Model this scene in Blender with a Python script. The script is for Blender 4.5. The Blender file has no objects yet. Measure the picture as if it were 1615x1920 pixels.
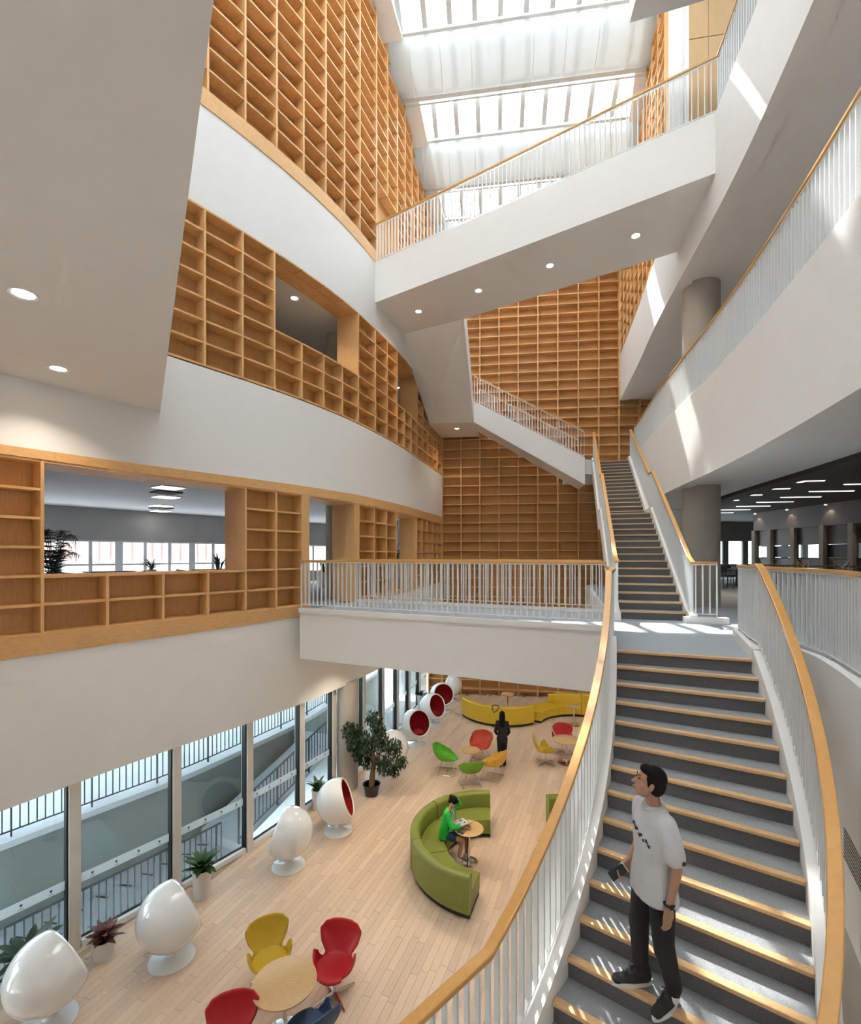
import bpy, bmesh, math, random
from mathutils import Vector, Matrix, Quaternion

# ---------------------------------------------------------------- camera, sky, sun, exposure
scene = bpy.context.scene
COL = scene.collection
random.seed(7)
F, CX, VH, CZ = 900.0, 807.5, 1042.0, 6.4          # focal length in pixels, principal column, eye-level row, eye height
cam_d = bpy.data.cameras.new('camera')
cam = bpy.data.objects.new('camera', cam_d)
COL.objects.link(cam)
cam.location = (0, 0, CZ)
cam.rotation_euler = (math.pi / 2, 0, 0)
cam_d.sensor_fit = 'HORIZONTAL'
cam_d.sensor_width = 36.0
cam_d.lens = 36.0 * F / 1615.0
cam_d.shift_y = (VH - 960.0) / 1615.0
cam_d.clip_start = 0.05
cam_d.clip_end = 300
scene.camera = cam

world = bpy.data.worlds.new('sky')
scene.world = world
world.use_nodes = True
wb = world.node_tree.nodes['Background']
wb.inputs['Color'].default_value = (0.87, 0.94, 1.0, 1)
wb.inputs['Strength'].default_value = 8.5

sun_d = bpy.data.lights.new('sun', 'SUN')
sun_d.energy = 8.0
sun_d.angle = 0.009
sun_d.color = (1.0, 0.96, 0.9)
sun = bpy.data.objects.new('sun', sun_d)
COL.objects.link(sun)
sun.location = (-4, 30, 40)
_el = math.radians(55)
_sd = Vector((0.08 * math.cos(_el), -0.997 * math.cos(_el), -math.sin(_el)))
sun.rotation_euler = _sd.to_track_quat('-Z', 'Y').to_euler()

scene.view_settings.view_transform = 'Standard'
scene.view_settings.look = 'None'
scene.view_settings.gamma = 1.0
scene.view_settings.use_curve_mapping = False
scene.view_settings.exposure = 0.82
scene.cycles.use_denoising = True
scene.cycles.max_bounces = 6
scene.cycles.diffuse_bounces = 4
scene.cycles.glossy_bounces = 3
scene.cycles.adaptive_threshold = 0.15
scene.cycles.adaptive_min_samples = 28
scene.cycles.transparent_max_bounces = 10
scene.cycles.caustics_reflective = False
scene.cycles.caustics_refractive = False
scene.cycles.sample_clamp_indirect = 8.0

# ---------------------------------------------------------------- heights of the building
Z1, Z2, Z3, Z4, Z5 = 0.0, 5.12, 10.12, 15.28, 20.2


def at(u, v, z):
    """the point of the horizontal plane z that a sight line meets"""
    y = (CZ - z) * F / (v - VH)
    return Vector(((u - CX) / F * y, y, z))


def catmull(P, n=12):
    P = [Vector(p) for p in P]
    out = []
    for i in range(len(P) - 1):
        p0, p1, p2, p3 = P[max(i - 1, 0)], P[i], P[i + 1], P[min(i + 2, len(P) - 1)]
        for k in range(n):
            t = k / n
            out.append(0.5 * ((2 * p1) + (-p0 + p2) * t + (2 * p0 - 5 * p1 + 4 * p2 - p3) * t * t + (-p0 + 3 * p1 - 3 * p2 + p3) * t ** 3))
    out.append(P[-1].copy())
    return out


class Plan:
    """a smooth curve seen in plan"""

    def __init__(self, pts, n=12):
        self.p = catmull([Vector((a[0], a[1])) for a in pts], n)
        self.s = [0.0]
        for a, b in zip(self.p, self.p[1:]):
            self.s.append(self.s[-1] + (b - a).length)

    def at_s(self, s):
        s = min(max(s, 0), self.s[-1])
        for i in range(len(self.s) - 1):
            if self.s[i + 1] >= s:
                t = (s - self.s[i]) / max(self.s[i + 1] - self.s[i], 1e-9)
                return self.p[i].lerp(self.p[i + 1], t)
        return self.p[-1].copy()

    def s_at_u(self, u):
        k = (u - CX) / F
        for i in range(len(self.p) - 1):
            a = self.p[i].x - k * self.p[i].y
            b = self.p[i + 1].x - k * self.p[i + 1].y
            if a <= 0 <= b or b <= 0 <= a:
                t = a / (a - b) if a != b else 0
                return self.s[i] + t * (self.s[i + 1] - self.s[i])
        return None

    def at_u(self, u):
        return self.at_s(self.s_at_u(u))

    def s_at_y(self, y):
        for i in range(len(self.p) - 1):
            a, b = self.p[i].y - y, self.p[i + 1].y - y
            if a <= 0 <= b or b <= 0 <= a:
                t = a / (a - b) if a != b else 0
                return self.s[i] + t * (self.s[i + 1] - self.s[i])
        return None

    def tangent(self, s):
        d = self.at_s(s + 0.05) - self.at_s(s - 0.05)
        return d.normalized()

    def span(self, s0, s1, step=0.35):
        n = max(2, int(abs(s1 - s0) / step) + 1)
        return [self.at_s(s0 + (s1 - s0) * i / (n - 1)) for i in range(n)]

    def offset(self, d):
        """parallel curve; positive d lies to the left of the running direction"""
        q = []
        for i, p in enumerate(self.p):
            a, b = self.p[max(i - 1, 0)], self.p[min(i + 1, len(self.p) - 1)]
            t = (b - a).normalized()
            q.append(Vector((p.x - t.y * d, p.y + t.x * d)))
        o = Plan.__new__(Plan)
        o.p = q
        o.s = [0.0]
        for a, b in zip(q, q[1:]):
            o.s.append(o.s[-1] + (b - a).length)
        return o


def offset_line(P, d):
    q = []
    for i, p in enumerate(P):
        a, b = P[max(i - 1, 0)], P[min(i + 1, len(P) - 1)]
        t = (b - a).normalized()
        q.append(Vector((p.x - t.y * d, p.y + t.x * d)))
    return q


WALL = Plan([(-8.2, 3.4), (-7.3, 5.1), (-6.19, 6.9), (-5.45, 8.1), (-4.80, 9.05), (-3.95, 10.2), (-3.1, 11.5), (-2.25, 13.1), (-1.5, 15.0), (-.9, 16.8), (-.29, 19.2), (.54, 22.26)])
FACADE = Plan([(-8.5, 3.8), (-7.35, 5.6), (-5.88, 7.75), (-4.95, 9.03), (-4.02, 10.4), (-3.05, 12.33), (-1.98, 14.77), (-1.0, 18.3), (-.11, 22.35)])
EDGE = Plan([(8.36, 21.16), (7.46, 17.29), (6.75, 14.5), (6.2, 12.0), (5.75, 9.8), (5.35, 8.1), (5.0, 6.85), (4.72, 5.9), (4.25, 4.4), (3.75, 2.7), (3.3, .8), (2.95, -1.5), (2.8, -4)])
BACK_A, BACK_B = Vector((-.11, 22.35)), Vector((8.36, 21.16))

# ---------------------------------------------------------------- materials


def nodes_of(m):
    nt = m.node_tree
    return nt, nt.nodes, nt.links, nt.nodes['Principled BSDF']


def mat(name, col, rough=0.5, metal=0.0, vary=0.0, scale=8.0, stretch=(1, 1, 1), bump=0.0, bscale=60.0, spec=0.5, tint=0.0, coat=0.0, island=False):
    m = bpy.data.materials.new(name)
    m.use_nodes = True
    nt, N, L, b = nodes_of(m)
    b.inputs['Base Color'].default_value = (*col, 1)
    b.inputs['Roughness'].default_value = rough
    b.inputs['Metallic'].default_value = metal
    b.inputs['Specular IOR Level'].default_value = spec
    if coat:
        b.inputs['Coat Weight'].default_value = coat
        b.inputs['Coat Roughness'].default_value = 0.05
    geo = N.new('ShaderNodeNewGeometry')
    src = None
    if vary:
        mp = N.new('ShaderNodeVectorMath'); mp.operation = 'MULTIPLY'
        mp.inputs[1].default_value = stretch
        L.new(geo.outputs['Position'], mp.inputs[0])
        nz = N.new('ShaderNodeTexNoise')
        nz.inputs['Scale'].default_value = scale
        nz.inputs['Detail'].default_value = 4
        L.new(mp.outputs[0], nz.inputs['Vector'])
        mr = N.new('ShaderNodeMapRange')
        mr.inputs['From Min'].default_value = 0.25
        mr.inputs['From Max'].default_value = 0.75
        mr.inputs['To Min'].default_value = 1 - vary
        mr.inputs['To Max'].default_value = 1 + vary
        L.new(nz.outputs['Fac'], mr.inputs['Value'])
        src = mr.outputs[0]
    if tint:
        if island:
            rnd = geo.outputs['Random Per Island']
        else:
            rnd = N.new('ShaderNodeObjectInfo').outputs['Random']
        tr = N.new('ShaderNodeMapRange')
        tr.inputs['To Min'].default_value = 1 - tint
        tr.inputs['To Max'].default_value = 1 + tint
        L.new(rnd, tr.inputs['Value'])
        if src is not None:
            mm = N.new('ShaderNodeMath'); mm.operation = 'MULTIPLY'
            L.new(src, mm.inputs[0]); L.new(tr.outputs[0], mm.inputs[1])
            src = mm.outputs[0]
        else:
            src = tr.outputs[0]
    if src is not None:
        vm = N.new('ShaderNodeVectorMath'); vm.operation = 'SCALE'
        vm.inputs[0].default_value = col
        L.new(src, vm.inputs['Scale'])
        L.new(vm.outputs[0], b.inputs['Base Color'])
    if bump:
        nb = N.new('ShaderNodeTexNoise')
        nb.inputs['Scale'].default_value = bscale
        nb.inputs['Detail'].default_value = 3
        L.new(geo.outputs['Position'], nb.inputs['Vector'])
        bp = N.new('ShaderNodeBump')
        bp.inputs['Strength'].default_value = bump
        bp.inputs['Distance'].default_value = 0.01
        L.new(nb.outputs['Fac'], bp.inputs['Height'])
        L.new(bp.outputs[0], b.inputs['Normal'])
    return m


def glass_mat(name, tint=(0.9, 0.95, 0.95), ior=1.5, gain=1.0, rough=0.0):
    m = bpy.data.materials.new(name)
    m.use_nodes = True
    nt = m.node_tree; N = nt.nodes; L = nt.links
    N.remove(N['Principled BSDF'])
    t = N.new('ShaderNodeBsdfTransparent'); t.inputs['Color'].default_value = (*tint, 1)
    g = N.new('ShaderNodeBsdfGlossy'); g.inputs['Roughness'].default_value = rough
    fr = N.new('ShaderNodeFresnel'); fr.inputs['IOR'].default_value = ior
    mu = N.new('ShaderNodeMath'); mu.operation = 'MULTIPLY'; mu.use_clamp = True
    mu.inputs[1].default_value = gain
    gb = N.new('ShaderNodeNewGeometry')
    fb_ = N.new('ShaderNodeMath'); fb_.operation = 'SUBTRACT'; fb_.inputs[0].default_value = 1.0
    L.new(gb.outputs['Backfacing'], fb_.inputs[1])
    f2 = N.new('ShaderNodeMath'); f2.operation = 'MULTIPLY'
    L.new(fr.outputs[0], f2.inputs[0]); L.new(fb_.outputs[0], f2.inputs[1])
    L.new(f2.outputs[0], mu.inputs[0])
    mx = N.new('ShaderNodeMixShader')
    L.new(mu.outputs[0], mx.inputs[0]); L.new(t.outputs[0], mx.inputs[1]); L.new(g.outputs[0], mx.inputs[2])
    L.new(mx.outputs[0], N['Material Output'].inputs[0])
    return m


def translucent_mat(name, col, amount, clear=0.0):
    m = bpy.data.materials.new(name)
    m.use_nodes = True
    nt = m.node_tree; N = nt.nodes; L = nt.links
    N.remove(N['Principled BSDF'])
    d = N.new('ShaderNodeBsdfDiffuse'); d.inputs[0].default_value = (*col, 1)
    t = N.new('ShaderNodeBsdfTranslucent'); t.inputs[0].default_value = (*col, 1)
    mx = N.new('ShaderNodeMixShader'); mx.inputs[0].default_value = amount
    L.new(d.outputs[0], mx.inputs[1]); L.new(t.outputs[0], mx.inputs[2])
    out = mx.outputs[0]
    if clear:
        tr = N.new('ShaderNodeBsdfTransparent')
        m2 = N.new('ShaderNodeMixShader'); m2.inputs[0].default_value = clear
        L.new(out, m2.inputs[1]); L.new(tr.outputs[0], m2.inputs[2])
        out = m2.outputs[0]
    L.new(out, N['Material Output'].inputs[0])
    return m


def glow_mat(name, col, strength):
    m = bpy.data.materials.new(name)
    m.use_nodes = True
    nt, N, L, b = nodes_of(m)
    b.inputs['Base Color'].default_value = (*col, 1)
    b.inputs['Emission Color'].default_value = (*col, 1)
    b.inputs['Emission Strength'].default_value = strength
    return m


M = {}
M['white'] = mat('white_plaster', (0.86, 0.84, 0.815), 0.7, vary=0.012, scale=3)
M['steel_white'] = mat('white_painted_steel', (0.80, 0.82, 0.82), 0.35)
M['wood'] = mat('maple_board', (0.75, 0.43, 0.175), 0.5, vary=0.12, scale=3.0, stretch=(3, 3, 14), tint=0.06)
M['wood_v'] = mat('maple_upright', (0.76, 0.445, 0.185), 0.5, vary=0.10, scale=3.0, stretch=(14, 14, 1.5), tint=0.04)
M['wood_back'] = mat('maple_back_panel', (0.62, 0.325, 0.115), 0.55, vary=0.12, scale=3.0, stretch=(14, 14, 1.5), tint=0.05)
M['rail'] = mat('varnished_handrail_wood', (0.74, 0.38, 0.10), 0.28, vary=0.06, scale=4, stretch=(6, 6, 6), coat=0.3)
M['nosing'] = mat('oak_nosing', (0.74, 0.46, 0.22), 0.4, vary=0.12, scale=6, stretch=(4, 12, 10), tint=0.05)
M['carpet'] = mat('grey_carpet', (0.36, 0.37, 0.38), 0.95, vary=0.5, scale=220, bump=0.5, bscale=300, spec=0.1)
M['carpet_floor'] = mat('pale_grey_carpet', (0.40, 0.43, 0.46), 0.95, vary=0.3, scale=180, bump=0.4, bscale=260, spec=0.1)
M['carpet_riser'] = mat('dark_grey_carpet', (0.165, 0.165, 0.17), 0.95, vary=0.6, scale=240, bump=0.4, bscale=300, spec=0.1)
M['plank'] = mat('beech_plank', (0.72, 0.53, 0.378), 0.38, vary=0.07, scale=5, stretch=(9, 3, 1), tint=0.085)
M['plank_i'] = mat('beech_planks', (0.72, 0.53, 0.378), 0.38, vary=0.07, scale=5, stretch=(9, 3, 1), tint=0.085, island=True)
M['sub'] = mat('floor_joint', (0.44, 0.31, 0.20), 0.8)
M['concrete'] = mat('fair_faced_concrete', (0.43, 0.385, 0.33), 0.75, vary=0.08, scale=2.5, bump=0.1, bscale=30)
M['grey_wall'] = mat('grey_plaster', (0.42, 0.405, 0.385), 0.8, vary=0.02, scale=2)
M['shade_grey'] = mat('dark_grey_with_room_shade', (0.13, 0.11, 0.092), 0.5, vary=0.05, scale=3)  # panel grey darkened for the deep room's shade; also the dark grille slats
M['dark_room_shade'] = mat('dark_grey_and_room_shade', (0.085, 0.072, 0.062), 0.8, vary=0.05, scale=3)  # ceiling darkened for the unlit room; also serves dark frames, vent and beam
M['frame'] = mat('champagne_aluminium', (0.76, 0.72, 0.66), 0.4)
M['gasket'] = mat('black_gasket', (0.012, 0.014, 0.014), 0.5)
M['glass'] = glass_mat('facade_glass', (0.70, 0.76, 0.77), 1.55, 1.3)
M['glass_tint'] = glass_mat('dimming_window_glass', (0.72, 0.73, 0.75), 1.4, 0.6)  # tint added to tone down the overbright view outside
M['glass_clear'] = glass_mat('skylight_glass', (0.96, 0.98, 0.98), 1.2, 0.4)
M['frost'] = translucent_mat('frosted_film', (0.80, 0.84, 0.85), 0.5, 0.35)
M['baffle'] = translucent_mat('white_perforated_baffle', (0.60, 0.635, 0.65), 0.05, 0.0)
M['mullion'] = mat('pale_grey_mullion', (0.66, 0.70, 0.71), 0.5)
M['chrome'] = mat('chrome', (0.75, 0.74, 0.72), 0.12, metal=1.0)
M['gloss'] = mat('gloss_white_shell', (0.84, 0.84, 0.83), 0.12, coat=0.6)
M['ball_red'] = mat('red_felt', (0.42, 0.008, 0.016), 0.85, bump=0.1, bscale=200)
M['red'] = mat('red_leather', (0.50, 0.013, 0.018), 0.42, vary=0.05, scale=9)
M['coral'] = mat('coral_shell', (0.62, 0.075, 0.035), 0.35)
M['yellow'] = mat('mustard_leather', (0.62, 0.40, 0.028), 0.42, vary=0.05, scale=9)
M['yellow_shell'] = mat('yellow_shell', (0.72, 0.40, 0.05), 0.35)
M['sofa_yellow'] = mat('yellow_sofa_leather', (0.70, 0.45, 0.025), 0.45, vary=0.04, scale=7)
M['blue'] = mat('navy_leather', (0.028, 0.06, 0.13), 0.4)
M['lime'] = mat('lime_shell', (0.10, 0.42, 0.02), 0.32)
M['lime_dark'] = mat('leaf_green_shell', (0.13, 0.34, 0.02), 0.32)
M['olive'] = mat('olive_green_leather', (0.205, 0.235, 0.040), 0.42, vary=0.05, scale=7)
M['seam'] = mat('dark_seam', (0.05, 0.06, 0.015), 0.7)
M['black'] = mat('black_matt', (0.012, 0.012, 0.013), 0.6)
M['table'] = mat('beech_veneer', (0.66, 0.42, 0.19), 0.35, vary=0.10, scale=5, stretch=(3, 14, 3))
M['skin'] = mat('skin', (0.52, 0.27, 0.17), 0.5)
M['skin_dark'] = mat('tanned_skin', (0.44, 0.24, 0.155), 0.5)
M['hair'] = mat('black_hair', (0.010, 0.009, 0.009), 0.7, bump=0.3, bscale=220, spec=0.15)
M['tee'] = mat('pale_grey_jersey', (0.60, 0.60, 0.615), 0.9, vary=0.06, scale=60, bump=0.15, bscale=25)
M['trousers'] = mat('black_trousers', (0.012, 0.012, 0.014), 0.8, bump=0.2, bscale=30)
M['shoe'] = mat('black_mesh_trainer', (0.02, 0.02, 0.022), 0.75, bump=0.3, bscale=300)
M['sole'] = mat('white_rubber_sole', (0.72, 0.72, 0.70), 0.6)
M['green_coat'] = mat('bright_green_jacket', (0.02, 0.50, 0.055), 0.7, bump=0.3, bscale=22)
M['denim'] = mat('blue_denim', (0.02, 0.06, 0.14), 0.85)
M['paper'] = mat('white_paper', (0.80, 0.80, 0.82), 0.8)
M['ink'] = mat('dark_print', (0.03, 0.03, 0.035), 0.7)
M['leaf'] = mat('green_leaf', (0.035, 0.10, 0.022), 0.45, vary=0.4, scale=14, tint=0.25)
M['leaf_dark'] = mat('dark_green_leaf', (0.022, 0.055, 0.018), 0.5, vary=0.4, scale=14, tint=0.25)
M['leaf_red'] = mat('bronze_red_leaf', (0.15, 0.055, 0.035), 0.5, vary=0.5, scale=12, tint=0.3)
M['bark'] = mat('grey_brown_bark', (0.19, 0.115, 0.06), 0.9, vary=0.3, scale=20, bump=0.4, bscale=40)
M['soil'] = mat('potting_soil', (0.05, 0.035, 0.022), 1.0)
M['pot_white'] = mat('white_ceramic', (0.72, 0.70, 0.68), 0.35)
M['pot_black'] = mat('black_plastic_pot', (0.03, 0.03, 0.03), 0.5)
M['stone'] = mat('pale_courtyard_stone', (0.62, 0.65, 0.68), 0.8, vary=0.06, scale=1.5)
M['plaza'] = mat('white_plaza_stone', (0.80, 0.82, 0.84), 0.8, vary=0.05, scale=1.2)
M['retaining'] = mat('grey_green_retaining_wall', (0.30, 0.33, 0.31), 0.8, vary=0.15, scale=0.9)
M['iron'] = mat('dark_iron', (0.04, 0.045, 0.055), 0.5)
M['lamp'] = glow_mat('warm_downlight', (1.0, 0.90, 0.76), 14.0)
M['strip'] = glow_mat('cool_led_strip', (1.0, 0.97, 0.93), 1.2)
M['panel_light'] = glow_mat('led_panel', (1.0, 0.98, 0.94), 3.0)
M['crest'] = mat('maroon_crest_print', (0.12, 0.03, 0.05), 0.6)
M['panelwood'] = mat('ash_wall_panel', (0.62, 0.41, 0.21), 0.5, vary=0.05, scale=2, stretch=(4, 4, 1), tint=0.04)
M['pink_fin'] = mat('pale_pink_facade_fin', (0.62, 0.42, 0.38), 0.8)
M['lilac'] = mat('lilac_facade_panel', (0.42, 0.30, 0.66), 0.8)
M['chair_wood'] = mat('light_oak_chair', (0.36, 0.27, 0.18), 0.5)
M['dark_table'] = mat('dark_desk', (0.03, 0.028, 0.028), 0.5)

# ---------------------------------------------------------------- mesh helpers


class MB:
    def __init__(self):
        self.v, self.f, self.mi = [], [], []

    def add(self, verts, faces, mi=0):
        n = len(self.v)
        self.v += [tuple(p) for p in verts]
        self.f += [tuple(i + n for i in f) for f in faces]
        self.mi += [mi] * len(faces)
        return self

    def box(self, c, s, rz=0.0, mi=0):
        x, y, z = s[0] / 2, s[1] / 2, s[2] / 2
        ca, sa = math.cos(rz), math.sin(rz)
        V = []
        for dx, dy, dz in ((-x, -y, -z), (x, -y, -z), (x, y, -z), (-x, y, -z), (-x, -y, z), (x, -y, z), (x, y, z), (-x, y, z)):
            V.append((c[0] + dx * ca - dy * sa, c[1] + dx * sa + dy * ca, c[2] + dz))
        return self.add(V, [(0, 3, 2, 1), (4, 5, 6, 7), (0, 1, 5, 4), (1, 2, 6, 5), (2, 3, 7, 6), (3, 0, 4, 7)], mi)

    def prism(self, poly, z0, z1, mi=0):
        """poly in plan; z0 and z1 numbers or lists"""
        n = len(poly)
        a = z0 if isinstance(z0, (list, tuple)) else [z0] * n
        b = z1 if isinstance(z1, (list, tuple)) else [z1] * n
        area = sum(poly[i][0] * poly[(i + 1) % n][1] - poly[(i + 1) % n][0] * poly[i][1] for i in range(n))
        idx = list(range(n)) if area > 0 else list(range(n))[::-1]
        V = [(poly[i][0], poly[i][1], a[i]) for i in idx] + [(poly[i][0], poly[i][1], b[i]) for i in idx]
        Fs = [tuple(range(n))[::-1], tuple(range(n, 2 * n))] + [(i, (i + 1) % n, n + (i + 1) % n, n + i) for i in range(n)]
        return self.add(V, Fs, mi)

    def hull(self, lo, hi, mi=0):
        """solid between two rings of 3D points of the same length"""
        n = len(lo)
        V = list(lo) + list(hi)
        return self.add(V, [tuple(range(n))[::-1], tuple(range(n, 2 * n))] + [(i, (i + 1) % n, n + (i + 1) % n, n + i) for i in range(n)], mi)

    def ribbon(self, A, B, mi=0):
        """solid strip: A and B are lists of 4-point sections"""
        n = len(A)
        V, Fs = [], []
        for s in A:
            V += s
        k = len(A[0])
        for i in range(n - 1):
            for j in range(k):
                Fs.append((i * k + j, i * k + (j + 1) % k, (i + 1) * k + (j + 1) % k, (i + 1) * k + j))
        Fs.append(tuple(range(k))[::-1])
        Fs.append(tuple((n - 1) * k + j for j in range(k)))
        return self.add(V, Fs, mi)

    def wallstrip(self, P, Q, z0, z1, mi=0):
        """solid between two plan lines P (front) and Q (rear); z numbers or lists"""
        n = len(P)
        a = z0 if isinstance(z0, (list, tuple)) else [z0] * n
        b = z1 if isinstance(z1, (list, tuple)) else [z1] * n
        S = [[(P[i][0], P[i][1], a[i]), (Q[i][0], Q[i][1], a[i]), (Q[i][0], Q[i][1], b[i]), (P[i][0], P[i][1], b[i])] for i in range(n)]
        return self.ribbon(S, None, mi)

    def tube(self, path, r, n=8, mi=0, cap=True):
        path = [Vector(p) for p in path]
        rr = r if isinstance(r, (list, tuple)) else [r] * len(path)
        V, Fs = [], []
        up = None
        for i, p in enumerate(path):
            t = (path[min(i + 1, len(path) - 1)] - path[max(i - 1, 0)])
            t = t.normalized() if t.length > 1e-9 else Vector((0, 0, 1))
            if up is None:
                up = t.orthogonal().normalized()
            up = (up - t * up.dot(t))
            up = up.normalized() if up.length > 1e-6 else t.orthogonal().normalized()
            w = t.cross(up)
            for k in range(n):
                a = 2 * math.pi * k / n
                V.append(p + (up * math.cos(a) + w * math.sin(a)) * rr[i])
        for i in range(len(path) - 1):
            for k in range(n):
                Fs.append((i * n + k, i * n + (k + 1) % n, (i + 1) * n + (k + 1) % n, (i + 1) * n + k))
        if cap:
            Fs.append(tuple(range(n))[::-1])
            Fs.append(tuple((len(path) - 1) * n + k for k in range(n)))
        return self.add(V, Fs, mi)

    def lathe(self, prof, n=32, c=(0, 0, 0), mi=0, cap=True):
        V, Fs = [], []
        for r, z in prof:
            for k in range(n):
                a = 2 * math.pi * k / n
                V.append((c[0] + r * math.cos(a), c[1] + r * math.sin(a), c[2] + z))
        for i in range(len(prof) - 1):
            for k in range(n):
                Fs.append((i * n + k, i * n + (k + 1) % n, (i + 1) * n + (k + 1) % n, (i + 1) * n + k))
        if cap:
            if prof[0][0] > 1e-6:
                Fs.append(tuple(range(n))[::-1])
            if prof[-1][0] > 1e-6:
                Fs.append(tuple((len(prof) - 1) * n + k for k in range(n)))
        return self.add(V, Fs, mi)

    def grid(self, G, mi=0, closed=False):
        a, b = len(G), len(G[0])
        V = [p for row in G for p in row]
        Fs = []
        for i in range(a - 1):
            for j in range(b if closed else b - 1):
                Fs.append((i * b + j, i * b + (j + 1) % b, (i + 1) * b + (j + 1) % b, (i + 1) * b + j))
        return self.add(V, Fs, mi)

    def ball(self, c, r, n=16, mi=0, m=None):
        rx, ry, rz = r if isinstance(r, (tuple, list)) else (r, r, r)
        V, Fs = [], []
        h = n // 2
        for i in range(h + 1):
            p = math.pi * i / h
            for k in range(n):
                a = 2 * math.pi * k / n
                q = Vector((rx * math.sin(p) * math.cos(a), ry * math.sin(p) * math.sin(a), rz * math.cos(p)))
                if m is not None:
                    q = m @ q
                V.append(Vector(c) + q)
        for i in range(h):
            for k in range(n):
                Fs.append((i * n + k, (i + 1) * n + k, (i + 1) * n + (k + 1) % n, i * n + (k + 1) % n))
        return self.add(V, Fs, mi)

    def mesh(self, name, mats, smooth=False, weld=True):
        me = bpy.data.meshes.new(name)
        me.from_pydata(self.v, [], self.f)
        mats = mats if isinstance(mats, (list, tuple)) else [mats]
        for m in mats:
            me.materials.append(M[m] if isinstance(m, str) else m)
        if len(mats) > 1:
            me.polygons.foreach_set('material_index', self.mi)
        bm = bmesh.new(); bm.from_mesh(me)
        if weld:
            bmesh.ops.remove_doubles(bm, verts=bm.verts, dist=1e-5)
        bmesh.ops.recalc_face_normals(bm, faces=bm.faces)
        bm.to_mesh(me); bm.free()
        if smooth:
            me.polygons.foreach_set('use_smooth', [True] * len(me.polygons))
            if smooth != 'all':
                me.set_sharp_from_angle(angle=math.radians(38))
        me.update()
        return me

    def build(self, name, mats, parent=None, smooth=False, bevel=0.0, weld=True):
        return link(name, self.mesh(name, mats, smooth, weld), parent, bevel=bevel)


def link(name, data, parent=None, loc=None, rz=None, scale=None, bevel=0.0):
    o = bpy.data.objects.new(name, data)
    COL.objects.link(o)
    if parent is not None:
        o.parent = parent
    if loc is not None:
        o.location = loc
    if rz is not None:
        o.rotation_euler = (0, 0, rz)
    if scale is not None:
        o.scale = scale
    if bevel:
        b = o.modifiers.new('edge', 'BEVEL')
        b.width = bevel; b.segments = 2; b.limit_method = 'ANGLE'; b.angle_limit = math.radians(40)
    return o


def tag(o, label=None, cat=None, group=None, kind=None):
    if label: o['label'] = label
    if cat: o['category'] = cat
    if group: o['group'] = group
    if kind: o['kind'] = kind
    return o


def thing(name, label, cat, loc=(0, 0, 0), rz=0.0, group=None, kind=None):
    o = bpy.data.objects.new(name, None)
    COL.objects.link(o)
    o.empty_display_size = 0.2
    o.location = loc
    o.rotation_euler = (0, 0, rz)
    return tag(o, label, cat, group, kind)


def copy_tree(o, parent=None):
    c = o.copy(); COL.objects.link(c)
    if parent is not None:
        c.parent = parent
    for ch in o.children:
        copy_tree(ch, c)
    return c


_cubes = {}


def cube_mesh(m):
    if m not in _cubes:
        _cubes[m] = MB().box((0, 0, 0), (1, 1, 1)).mesh('board', m)
    return _cubes[m]


def board(name, parent, c, size, rz, m):
    """a rectangular piece: all alike pieces of one material share one mesh"""
    off = parent.location if parent is not None else Vector((0, 0, 0))
    return link(name, cube_mesh(m), parent, Vector(c) - off, rz, size)


def v3(p, z):
    return Vector((p[0], p[1], z))


def interp(tab, x):
    if x <= tab[0][0]: return tab[0][1]
    for (a, b), (c, d) in zip(tab, tab[1:]):
        if x <= c:
            return b + (d - b) * (x - a) / (c - a)
    return tab[-1][1]


def structure(name, mb, m, smooth=False, label=None, bevel=0.0):
    o = mb.build(name, m, None, smooth, bevel)
    o['kind'] = 'structure'
    if label: o['label'] = label
    return o
# ================================================================ THE SETTING


def wpart(mb, name, m, parent, smooth=False, bevel=0.0):
    o = mb.build(name, m, parent, smooth, bevel)
    o.location = -parent.location
    return o


RO = Vector((.54, 22.26))
RE, RD = Vector((.990, -.139)), Vector((-.139, -.990))


def roofz(x, y):
    return 20.15 + .37 * (Vector((x, y)) - RO).dot(RD)


def roofp(a, s, dz=0.0):
    p = RO + RE * a + RD * s
    return Vector((p.x, p.y, 20.15 + .37 * s + dz))


# ---- ground floor: beech planks laid on a joint bed
floor_poly = [tuple(p) for p in FACADE.p] + [(-.2, 23.2), (9.2, 22.2), (9.2, -7), (-9.5, -7)]
g = MB().prism(floor_poly, -.25, -.012)
floor = structure('floor', g, 'sub', label='pale beech plank floor of the ground level')
PW, PL = .125, 1.15
pd = Vector((.36, .933)); pn = Vector((.933, -.36))


def inside(p, poly):
    c = False
    j = len(poly) - 1
    for i in range(len(poly)):
        a, b = poly[i], poly[j]
        if (a[1] > p.y) != (b[1] > p.y) and p.x < (b[0] - a[0]) * (p.y - a[1]) / (b[1] - a[1]) + a[0]:
            c = not c
        j = i
    return c


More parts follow.
